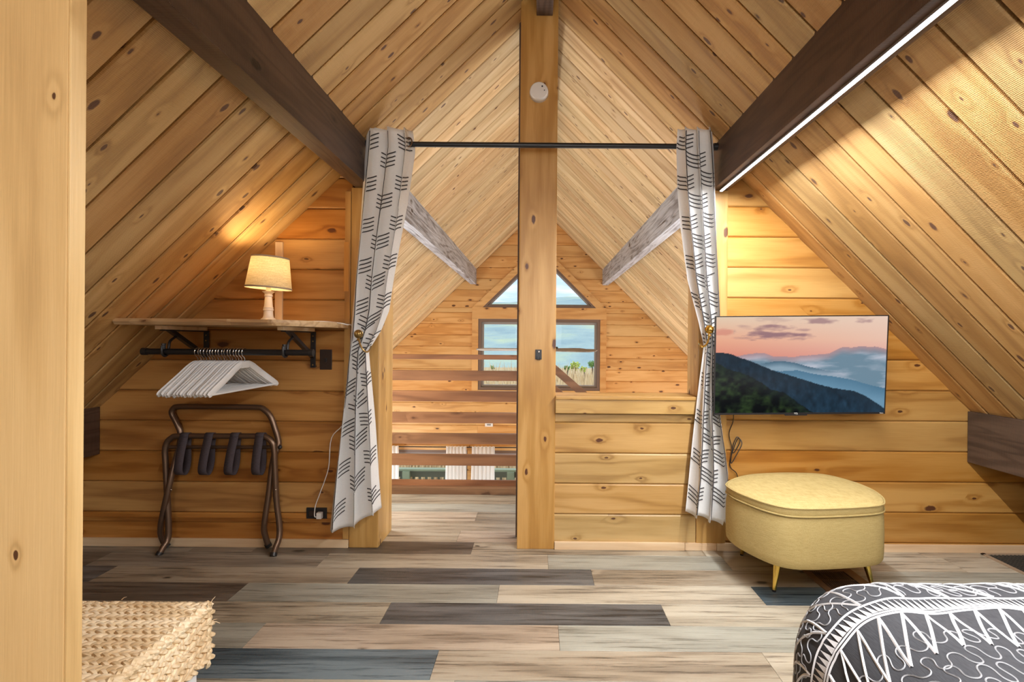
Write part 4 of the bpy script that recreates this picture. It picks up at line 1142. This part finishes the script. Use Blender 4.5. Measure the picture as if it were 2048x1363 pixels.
def text(name, body, size, pos, m, parent):
    cu = bpy.data.curves.new(name, 'FONT'); cu.body = body; cu.size = size; cu.extrude = .0003; cu.align_x = 'CENTER'; cu.align_y = 'CENTER'
    cu.materials.append(m); o0 = bpy.data.objects.new(name, cu); COL.objects.link(o0); bpy.context.view_layer.update()
    me = bpy.data.meshes.new_from_object(o0.evaluated_get(bpy.context.evaluated_depsgraph_get())); bpy.data.objects.remove(o0)
    o = link(name, me, None, parent)
    o.matrix_local = Matrix.Translation(pos - cc) @ axes(tuple(X_), tuple(Z_), tuple(N_)).to_4x4()
    return o
text('maker_lettering', 'TCL', .012, tvp(.479, .009, .002), M_WHITEW, tv)
text('platform_lettering', 'Roku', .009, tvp(.978, .009, .002), M_WHITEW, tv)
MB().box((cc.x - .12, cc.y + .045, cc.z - .12), (cc.x + .12, YW, cc.z + .08), .004).build('wall_mount', M_BLACK, tv)
MB().tube(smoothpts([W(1467, 822, 2.88), W(1466, 842, 2.93), W(1458, 866, 2.945), W(1463, 890, 2.95), W(1467, 905, 2.94), W(1480, 882, 2.935), W(1474, 873, 2.94), W(1466, 890, 2.94), W(1462, 915, 2.94), W(1463, 925, 2.945), W(1475, 905, 2.94), W(1484, 886, 2.94),
       W(1476, 876, 2.95), W(1466, 900, 2.95), W(1460, 922, 2.95), W(1462, 935, 2.95), W(1474, 948, 2.95), W(1480, 985, 2.95)], 6), .0026, 6).build('power_cord', M_BLACKP, tv)

# ------------------------------------------------------------ mustard storage ottoman
ZT = .455
out_px = [(1453, 962), (1468, 953), (1500, 945), (1550, 940), (1600, 940), (1650, 945), (1700, 957), (1740, 972), (1762, 986), (1769, 997), (1760, 1005), (1700, 1010), (1600, 1012), (1540, 1003), (1480, 982), (1456, 969)]
def floorpt(px, py, z):
    dx, dy = px - VX, py - VY; c_, s_ = math.cos(ROLL), math.sin(ROLL); x = dx * c_ + dy * s_; y = -dx * s_ + dy * c_; Y = (CAMZ - z) * F / y
    return Vector((x / F * Y, Y, 0))
op = [floorpt(x, y, ZT) for x, y in out_px]
op = [Vector((p.x, min(p.y, 2.94), 0)) for p in op]
op = smoothpts(op, 5, closed=True)
cen = sum(op, Vector()) / len(op); cen = Vector((1.345, 2.64, 0))
def ring(s, z): return [Vector((cen.x + (p.x - cen.x) * s, cen.y + (p.y - cen.y) * s, z)) for p in op]
def loft(rings, capb=True, capt=True):
    n = len(rings[0]); V = [v for r in rings for v in r]; fs = []
    for i in range(len(rings) - 1): fs += [(i*n+k, i*n+(k+1) % n, (i+1)*n+(k+1) % n, (i+1)*n+k) for k in range(n)]
    mb = MB().add(V, fs, True)
    if capt:
        c_ = len(mb.v); mb.v.append(Vector((cen.x, cen.y, rings[-1][0].z))); k0 = (len(rings)-1)*n
        mb.f += [(k0+k, k0+(k+1) % n, c_) for k in range(n)]; mb.sm += [True] * n
    if capb:
        mb.f.append(tuple(range(n))[::-1]); mb.sm.append(False)
    return mb
ot = thing('storage_ottoman', 'mustard fabric storage ottoman on gold legs under the television', 'ottoman', (cen.x, cen.y, 0))
loft([ring(.60, .165), ring(.90, .165), ring(.965, .170), ring(.992, .185), ring(1.0, .215), ring(1.002, .30), ring(.998, .375), ring(.985, .398), ring(.955, .404)]).build('body', M_OTTO, ot)
loft([ring(.95, .4045), ring(.985, .406), ring(.995, .412), ring(.995, .438), ring(.985, .447), ring(.955, .4525), ring(.85, .460), ring(.6, .467), ring(.3, .470)]).build('lid', M_OTTO, ot)
MB().tube(ring(1.0, .4445), .0040, 6, closed=True).build('piping', M_OTTO, ot)
MB().tube(ring(1.0, .4085), .0040, 6, closed=True).build('piping', M_OTTO, ot)
feet = [Vector((1.13, 2.475, 0)), Vector((1.625, 2.52, 0)), Vector((1.14, 2.895, 0)), Vector((1.58, 2.90, 0))]
for f_ in feet:
    t_ = f_ + (cen - f_) * .13; t_.z = .168
    mb = MB()
    mb.tube([t_, f_ + Vector((0, 0, .008))], [.0205, .0090], 14)
    lg = mb.build('leg', M_GOLD, ot)
    MB().tube([f_ + Vector((0, 0, .008)), f_], .0092, 12).build('foot', M_BLACKP, lg)

# ------------------------------------------------------------ floor registers
rg = thing('floor_register', 'brown louvred floor register beside the ottoman leg', 'floor vent')
A = (1.378, 2.455); B = (1.635, 2.72); rg.location = ((A[0] + B[0]) / 2, (A[1] + B[1]) / 2, 0)
mb = MB(); w_ = .032
mb.box((A[0], A[1], .0), (B[0], A[1] + w_, .006), .0015).box((A[0], B[1] - w_, .0), (B[0], B[1], .006), .0015).box((A[0], A[1] + w_, .0), (A[0] + w_, B[1] - w_, .006), .0015).box((B[0] - w_ * 1.6, A[1] + w_, .0), (B[0], B[1] - w_, .006), .0015)
mb.build('frame', M_REG, rg)
MB().box((A[0] + w_, A[1] + w_, .0002), (B[0] - w_ * 1.6, B[1] - w_, .001)).build('duct', M_REGD, rg)
x = A[0] + w_ + .004
while x < B[0] - w_ * 1.6 - .004:
    MB().prism([(x, A[1] + w_, .0012), (x + .0008, A[1] + w_, .0040), (x + .0030, A[1] + w_, .0040), (x + .0022, A[1] + w_, .0012)], (0, B[1] - A[1] - 2 * w_, 0)).build('louver', M_REG, rg); x += .0105
MB().box((A[0] + w_, (A[1] + B[1]) / 2 - .002, .0045), (B[0] - w_ * 1.6, (A[1] + B[1]) / 2 + .002, .0055)).build('cross_bar', M_REG, rg)
gr = thing('return_grille', 'dark floor return grille with tan frame by the far corner of the right wall', 'floor vent', (2.85, 2.70, 0))
mb = MB(); ga, gb_ = (2.50, 2.44), (3.20, 2.935)
mb.box((ga[0], ga[1], 0), (gb_[0], ga[1] + .02, .007), .001).box((ga[0], gb_[1] - .02, 0), (gb_[0], gb_[1], .007), .001).box((ga[0], ga[1], 0), (ga[0] + .02, gb_[1], .007), .001).box((gb_[0] - .02, ga[1], 0), (gb_[0], gb_[1], .007), .001)
mb.build('frame', M_TANFR, gr)
MB().box((ga[0] + .02, ga[1] + .02, .0003), (gb_[0] - .02, gb_[1] - .02, .0015)).build('backing', M_REGD, gr)
y = ga[1] + .03
while y < gb_[1] - .025:
    MB().box((ga[0] + .02, y, .0015), (gb_[0] - .02, y + .009, .0055)).build('grille_bar', M_GRILLE, gr); y += .0185
x = ga[0] + .04
while x < gb_[0] - .03:
    MB().box((x, ga[1] + .02, .0010), (x + .006, gb_[1] - .02, .0048)).build('grille_bar', M_GRILLE, gr); x += .022

# ------------------------------------------------------------ woven stool bottom left
BX1, BY1, BZ = -.898, 1.445, .45; BX0, BY0 = -1.62, .995
st = thing('woven_stool', 'braided seagrass stool with white legs behind the near post', 'stool', ((BX0 + BX1) / 2, (BY0 + BY1) / 2, 0))
BD, BR = .165, .035   # depth of the woven apron and edge radius
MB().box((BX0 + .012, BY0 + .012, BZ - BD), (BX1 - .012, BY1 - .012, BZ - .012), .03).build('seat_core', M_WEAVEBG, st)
for (x, y) in ((BX0 + .03, BY0 + .03), (BX1 - .07, BY0 + .03), (BX0 + .03, BY1 - .07), (BX1 - .07, BY1 - .07)):
    MB().box((x, y, 0), (x + .045, y + .045, BZ - BD + .02), .004).build('leg', M_WHITEW, st)
MB().box((BX0 + .03, BY0 + .03, .10), (BX1 - .03, BY0 + .05, .13), .003).build('stretcher', M_WHITEW, st)
# braided strands: leaf-like stitches laid in paired rows
def stitch(mb, c, d, nrm, L_, w, h):
    s = d.cross(nrm).normalized(); V = []
    for t_, k in ((-.5, .12), (-.28, .8), (.05, 1.0), (.32, .75), (.5, .10)):
        for a in (-1, -.5, .5, 1):
            V.append(c + d * L_ * t_ + s * w * k * a + nrm * (h * k * (1 if abs(a) < .9 else -.15)))
    mb.add(V, [(i*4+j, i*4+j+1, (i+1)*4+j+1, (i+1)*4+j) for i in range(4) for j in range(3)], True)
def weave(name, org, eu, ev, nrm, LU, LV, pitch, step, ang):
    mb = MB(); v = pitch / 2; r = 0
    while v < LV:
        u = (step / 2 if r % 2 else 0)
        sg = 1 if r % 2 else -1
        while u < LU:
            a = math.radians(ang + rnd.uniform(-8, 8)) * sg
            d = eu * math.cos(a) + ev * math.sin(a)
            c = org + eu * (u + rnd.uniform(-.001, .001)) + ev * (v + rnd.uniform(-.001, .001)) + nrm * rnd.uniform(0, .003)
            stitch(mb, c, d.normalized(), nrm, step * 1.75, pitch * .50, .0085)
            u += step
        v += pitch; r += 1
    o = mb.build(name, M_WEAVE, st, o=(org.x, org.y, org.z)); o['kind'] = 'stuff'; return o
eX, eY, eZ = Vector((1, 0, 0)), Vector((0, 1, 0)), Vector((0, 0, 1))
weave('woven_top', Vector((BX0 + .01, BY0 + .01, BZ - .006)), eX, eY, eZ, BX1 - BX0 - .02, BY1 - BY0 - .012, .0155, .023, 26)
weave('woven_side', Vector((BX1 - .006, BY0 + .01, BZ - BD + .006)), eY, eZ, eX, BY1 - BY0 - .01, BD - .012, .0155, .023, 26)
weave('woven_side', Vector((BX0 + .01, BY0 + .006, BZ - BD + .006)), eX, eZ, -eY, BX1 - BX0 - .02, BD - .012, .0155, .023, 26)
mb = MB()
for k in range(2):    # rounded braid running along the right and far rims
    for a, b, nr in ((Vector((BX1 - .008, BY0, BZ - .010 - k*.0)), Vector((BX1 - .008, BY1, BZ - .010)), (eX + eZ).normalized()), (Vector((BX0, BY1 - .008, BZ - .010)), Vector((BX1, BY1 - .008, BZ - .010)), (eY + eZ).normalized()),
                     (Vector((BX1 - .010, BY1 - .010, BZ - BD)), Vector((BX1 - .010, BY1 - .010, BZ)), (eX + eY).normalized())):
        d = (b - a).normalized(); L_ = (b - a).length; s_ = d.cross(nr); u = k * .011
        while u < L_:
            aa = math.radians(24) * (1 if k else -1); stitch(mb, a + d * u + s_ * (.006 if k else -.006), (d * math.cos(aa) + s_ * math.sin(aa)).normalized(), nr, .036, .008, .010); u += .022
o = mb.build('woven_rim', M_WEAVE, st, o=(BX1, BY1, BZ)); o['kind'] = 'stuff'
mb = MB()
for (a, b, c_) in (((BX1, BY1 - .01, BZ), (.012, .004, .018), 0), ((BX1 + .002, BY1 - .01, BZ - .05), (.020, -.004, .010), 0), ((BX1, BY1, BZ - .055), (.022, 0, -.004), 0), ((-1.15, BY1, BZ + .004), (.014, .0, .008), 0)):
    a = Vector(a); b = Vector(b); mb.tube([a, a + b * .5 + Vector((0, 0, .002)), a + b], [.0012, .001, .0005], 5)
mb.build('loose_fibres', M_WEAVE, st)['kind'] = 'stuff'
MB().tube(smoothpts([(-1.11, 1.02, BZ + .008), (-1.10, 1.10, BZ + .011), (-1.115, 1.17, BZ + .010)], 4), .004, 6).build('twisted_strand', M_WEAVE, st)

# ------------------------------------------------------------ bed with embroidered quilt
BLX, BFY, BTZ = .618, 1.385, .603    # left face, far face, top
bed = thing('bed', 'bed with a charcoal quilt embroidered in white zigzags', 'bed', (1.5, .2, 0))
MB().box((BLX + .10, -1.0, .16), (2.34, BFY - .16, .34), .03).build('box_spring', M_WHITEP, bed)
MB().box((BLX + .10, -1.0, .34), (2.36, BFY - .16, .545), .07).build('mattress', M_WHITEP, bed)
for x in (BLX + .15, 2.25):
    for y in (-.9, BFY - .2): MB().box((x, y, 0), (x + .05, y + .05, .16), .003).build('leg', M_BLACK, bed)
R_ = .19
def prof1(s):
    """distance s from the rounding's start: returns (outward shift, drop)"""
    q = PI / 2 * R_
    if s <= 0: return 0, 0
    if s < q: a = s / R_; return R_ * math.sin(a), R_ * (1 - math.cos(a))
    return R_ + .012 * math.sin(min(PI, (s - q) * 5)), R_ + (s - q)
def quilt(a, b):
    """a: distance leftwards past the left rounding start (negative = towards the middle); b: same towards the far end"""
    # blend at the corner: push both roundings along a circular plan corner
    ca, da = prof1(a); cb, db = prof1(b)
    x = BLX + R_ - ca if a > 0 else BLX + R_ - a
    y = BFY - R_ + cb if b > 0 else BFY - R_ + b
    if a > 0 and b > 0:
        s = math.hypot(a, b); c_, d_ = prof1(s); x = BLX + R_ - c_ * a / s; y = BFY - R_ + c_ * b / s; dz = d_
    else: dz = max(da, db) if (a > 0 or b > 0) else 0
    puff = .006 * math.sin(x * 23 + 1) * math.sin(y * 27) + .010 * math.exp(-((x - 1.2) ** 2 + (y - .9) ** 2) * 2)
    return Vector((x, y, BTZ - dz + puff * (1 if dz < .1 else .3)))
NA, NB = 120, 110; a_min, a_max = -1.55, .44; b_min, b_max = -1.2, .44; V, fs = [], []
av = [a_min + (a_max - a_min) * (1 - (1 - i / NA) ** 1.0) for i in range(NA + 1)]
for j in range(NB + 1):
    for i in range(NA + 1): V.append(quilt(av[i], b_min + (b_max - b_min) * j / NB))
for j in range(NB):
    for i in range(NA):
        k = j * (NA + 1) + i; fs.append((k, k + 1, k + NA + 2, k + NA + 1))
q_ = MB().add(V, fs, True).build('quilt', M_QUILT, bed); q_m = q_.modifiers.new('t', 'SOLIDIFY'); q_m.thickness = .006; q_m.offset = -1
qp = {}
def qrib(mb, pts, hw, lift=.0016):
    P = [quilt(*p) for p in pts]; n = len(P); V = []; T0 = None
    for i in range(n):
        a, b = pts[i]; e = .002; da = quilt(a + e, b) - quilt(a - e, b); db = quilt(a, b + e) - quilt(a, b - e); nn = da.cross(db)
        nn = nn.normalized() if nn.length > 1e-9 else eZ
        cen_ = Vector((1.4, .3, .3))
        if nn.dot(P[i] - cen_) < 0: nn = -nn
        T = P[min(i+1, n-1)] - P[max(i-1, 0)]; T = T.normalized() if T.length > 1e-9 else eX
        S = T.cross(nn).normalized() * hw
        V += [P[i] + S + nn * lift * .4, P[i] + nn * (lift + hw * .5), P[i] - S + nn * lift * .4]
    mb.add(V, [f for i in range(n - 1) for f in ((3*i, 3*i+1, 3*i+4, 3*i+3), (3*i+1, 3*i+2, 3*i+5, 3*i+4))], True)
def seg(p, q, k=14): return [(p[0] + (q[0] - p[0]) * i / k, p[1] + (q[1] - p[1]) * i / k) for i in range(k + 1)]
# band lines run across the bed, dropping over the left side
B0, B1 = .020 - .0, -.045      # b positions of the two borders (relative to far rounding start)
B0, B1 = -.028, -.082
mb = MB(); jit = lambda a: .0015 * math.sin(a * 60)
for b_, hw in ((B0, .0032), (B1 + .009, .0026), (B1, .0032)):
    qrib(mb, [(a_min + (a_max - .02 - a_min) * i / 220, b_ + jit(a_min + (a_max - a_min) * i / 220)) for i in range(221)], hw)
mb.build('border_band', M_EMB, q_, o=(0, 0, 0)) if False else None
band = mb.build('border_band', M_EMB, bed)
# row of small filled triangles between the borders
mb = MB(); a = a_min
while a < a_max - .03:
    p, q, r = quilt(a, B1 + .012), quilt(a + .0125, B1 + .012), quilt(a + .010, B0 - .004)
    def lift_(pt, aa, bb):
        e = .002; nn = (quilt(aa + e, bb) - quilt(aa - e, bb)).cross(quilt(aa, bb + e) - quilt(aa, bb - e)).normalized()
        if nn.dot(pt - Vector((1.4, .3, .3))) < 0: nn = -nn
        return pt + nn * .0018
    mb.add([lift_(p, a, B1 + .012), lift_(q, a + .0125, B1 + .012), lift_(r, a + .010, B0 - .004)], [(0, 1, 2)]); a += .0135
tr_ = mb.build('triangle_row', M_EMB, bed); tr_['kind'] = 'stuff'
# zigzags: long teeth toward the camera, wide ones over the far edge
mb = MB(); a = a_min + .02; per = .052
while a < a_max - .08:
    tip = (a + per / 2 + .052, B1 - .135)
    qrib(mb, seg((a, B1 - .004), tip), .0032); qrib(mb, seg((a + per, B1 - .004), tip), .0032); a += per
a = a_min + .03; per = .100
while a < a_max - .05:
    tip = (a + per / 2 + .060, B0 + .205)
    qrib(mb, seg((a, B0 + .004), tip, 20), .0032); qrib(mb, seg((a + per, B0 + .004), tip, 20), .0032); a += per
mb.build('zigzag_embroidery', M_EMB, bed)
# meandering loops (sine-generated curves)
mb = MB()
def meander(a0, b0, th0, L_, amp, wl, hw=.0015):
    a, b = a0, b0; s = 0; pts = []; ds = .0022; ph = rnd.uniform(0, 6)
    while s < L_:
        th = th0 + amp * math.sin(2 * PI * s / wl + ph) + .4 * math.sin(2 * PI * s / (wl * 2.6) + ph * 2); a += math.cos(th) * ds; b += math.sin(th) * ds; s += ds
        if a < a_min + .02 or a > a_max - .05 or b > b_max - .05 or b < b_min + .1: break
        if abs(b - (B0 + B1) / 2) < .036:     # stays clear of the band
            if len(pts) > 3: qrib(mb, pts, hw)
            pts = []; continue
        pts.append((a, b))
    if len(pts) > 3: qrib(mb, pts, hw)
for k, b0 in enumerate((-.185, -.235, -.285, -.335, -.385, -.435, -.485, -.54, -.01, .04, .09, .14, .19)):
    meander(.36 + rnd.uniform(-.02, .02), b0, PI + rnd.uniform(-.04, .04), 4.2, 1.62, .105 + rnd.uniform(-.01, .012), .0015)
mb.build('loop_embroidery', M_EMB2, bed)
# hem lining peeping at the lower left
V = []; pts = [quilt(a_max - .075 + .0, b) for b in [(.44 - .9 * i / 60) for i in range(61)]]
mb = MB(); P0 = [p + Vector((-.004, .0, -.0)) for p in pts]; P1 = [quilt(a_max, (.44 - .9 * i / 60)) + Vector((-.006, 0, 0)) for i in range(61)]
mb.add(P0 + P1, [(i, i+1, 61+i+1, 61+i) for i in range(60)]); mb.build('lining_hem', M_QEDGE, bed)

# ------------------------------------------------------------ outside the far windows
ND = structure(MB().box((-60, YG + .5, -3.4), (60, 14, -3.2)).build('ground', M_FIELD))
def terrain(nm, x0, x1, y0, y1, nx, ny, hf, m):
    V = [(x0 + (x1-x0)*i/nx, y0 + (y1-y0)*j/ny, hf(x0 + (x1-x0)*i/nx, y0 + (y1-y0)*j/ny)) for j in range(ny+1) for i in range(nx+1)]
    f = [(j*(nx+1)+i, j*(nx+1)+i+1, (j+1)*(nx+1)+i+1, (j+1)*(nx+1)+i) for j in range(ny) for i in range(nx)]
    return structure(mesh(nm, V, f, m, smooth=True))
terrain('field', -70, 70, 12, 72, 30, 20, lambda x, y: -3.3 + .012 * (y - 12) + .1 * n2d(x*.3, y*.3, 2), M_FIELD)
def hh(x, y):
    t_ = (y - 400) / 2100; base = -70 + 258 * max(0, t_) ** .75
    rg_ = 40 * math.exp(-((x - 190) / 190.0) ** 2) * max(0, t_) ** 2
    return base + rg_ + 34 * (n2d(x * .0042, y * .0035, 5, 5) - .5) * min(1, .3 + t_ * 2) - (60 * max(0, t_ - .92) / .08)
terrain('hills', -2600, 2600, 400, 2500, 120, 60, hh, M_HILL)
# brush along the field's far edge and by the deck
mb = MB()
for i in range(9000):
    if i % 5 == 0: y = rnd.uniform(12.5, 18); x = rnd.uniform(-6, 5); H = rnd.uniform(.9, 1.9)
    else: y = rnd.uniform(18, 60); x = rnd.uniform(-.55, .55) * y; H = rnd.uniform(.5, 1.5) * (1.25 if y > 40 else 1)
    if any(abs(x - tx_) < 1.3 and abs(y - ty_) < 1.6 for tx_, ty_ in ((4.09, 58), (4.95, 57), (3.31, 60), (6.19, 60), (-5.27, 60))): continue
    z = -3.3 + .012 * (y - 12); a = rnd.uniform(0, PI); w = .02 + y * .0012; lx, ly = rnd.uniform(-.3, .3) * H, rnd.uniform(-.3, .3) * H
    mb.add([(x - w*math.cos(a), y - w*math.sin(a), z), (x + w*math.cos(a), y + w*math.sin(a), z), (x + lx, y + ly, z + H)], [(0, 1, 2)])
br_ = mb.build('dry_brush', M_BRUSH); br_['kind'] = 'stuff'; br_['label'] = 'dry tan brush and tall grass filling the field outside the window'; br_['category'] = 'brush'
def tree(x, y, z, H, R0, lbl, m, seed):
    r_ = random.Random(seed); t_ = thing('leafy_tree', lbl, 'tree', (x, y, z))
    MB().tube([(x, y, z), (x + .1, y, z + H * .4), (x, y, z + H * .7)], [.12, .09, .05], 6).build('trunk', M_BARK, t_)
    mb = MB()
    for k in range(420):
        th, ph = r_.uniform(0, 2*PI), math.acos(r_.uniform(-1, 1)); rr = R0 * (.55 + .5 * r_.random()) * (.8 + .35 * math.sin(3 * th + seed) * math.sin(2 * ph))
        c = Vector((x + rr * math.sin(ph) * math.cos(th), y + rr * math.sin(ph) * math.sin(th), z + H * .66 + rr * .85 * math.cos(ph)))
        d1 = Vector((r_.uniform(-1, 1), r_.uniform(-1, 1), r_.uniform(-1, 1))).normalized() * R0 * .16; d2 = d1.orthogonal().normalized() * R0 * .12
        mb.add([c - d1, c + d2, c + d1, c - d2], [(0, 1, 2, 3)])
    mb.build('crown', m, t_)
tp = lambda px, Y: (px - VX) / F * Y
tree(tp(1150, 58), 58, -2.9, 2.0, .62, 'yellow-green rounded tree beyond the picture window, tallest of its cluster', M_TREE, 1)
tree(tp(1167, 57), 57, -2.9, 1.55, .42, 'small yellow-green tree just right of the tallest one outside', M_TREE, 2)
tree(tp(1134, 60), 60, -2.9, 1.5, .38, 'dark green shrub-like tree left of the tallest one outside', M_TREE2, 3)
tree(tp(1184, 60), 60, -2.9, 2.2, .50, 'tall green tree at the right edge of the picture window', M_TREE2, 4)
tree(tp(985, 60), 60, -2.9, 1.5, .28, 'lone small green tree seen through the railing side of the picture window', M_TREE2, 5)
# deck railing outside the lower windows
DY = 9.6
dk = thing('deck_railing', 'weathered deck railing with balusters outside the lower windows', 'railing', (-1.2, DY, -2.6))
zr1 = CAMZ - (939 - 681) / F * DY; zr0 = CAMZ - (954 - 681) / F * DY
MB().box((-3.2, DY - .02, zr0), (1.2, DY + .02, zr1 - .02), .003).build('top_board', M_DECK, dk)
MB().box((-3.2, DY - .07, zr1 - .02), (1.2, DY + .07, zr1 + .015), .003).build('cap_rail', M_DECKP, dk)
for x in (-2.46, -.55, .9): MB().box((x, DY - .11, -2.6), (x + .13, DY - .025, zr1 - .022), .004).build('rail_post', M_DECKP, dk)
x = -3.1
while x < 1.1: MB().box((x, DY - .018, -2.55), (x + .04, DY + .018, zr0 - .001)).build('baluster', M_DECK, dk); x += .115
structure(MB().box((-3.3, YG + .16, -2.68), (3.3, DY + .2, -2.6)).build('deck_floor', M_DECK))

# LED room light comes from the strip itself; a plain ceiling fixture is added behind the camera for fill
pf = thing('added_ceiling_light', 'added white dome for fill light behind the viewer under the ridge beam', 'light', (.02, -1.2, 3.02))
MB().lathe([(.10, 0), (.11, -.02), (.09, -.06), (.05, -.085), (.01, -.095)], (.02, -1.2, 3.021), 24).build('dome', M_WHITEP, pf)
light('added_ceiling_light_bulb', 'POINT', (.02, -1.2, 2.70), 27, (1.0, .95, .88), radius=.12)
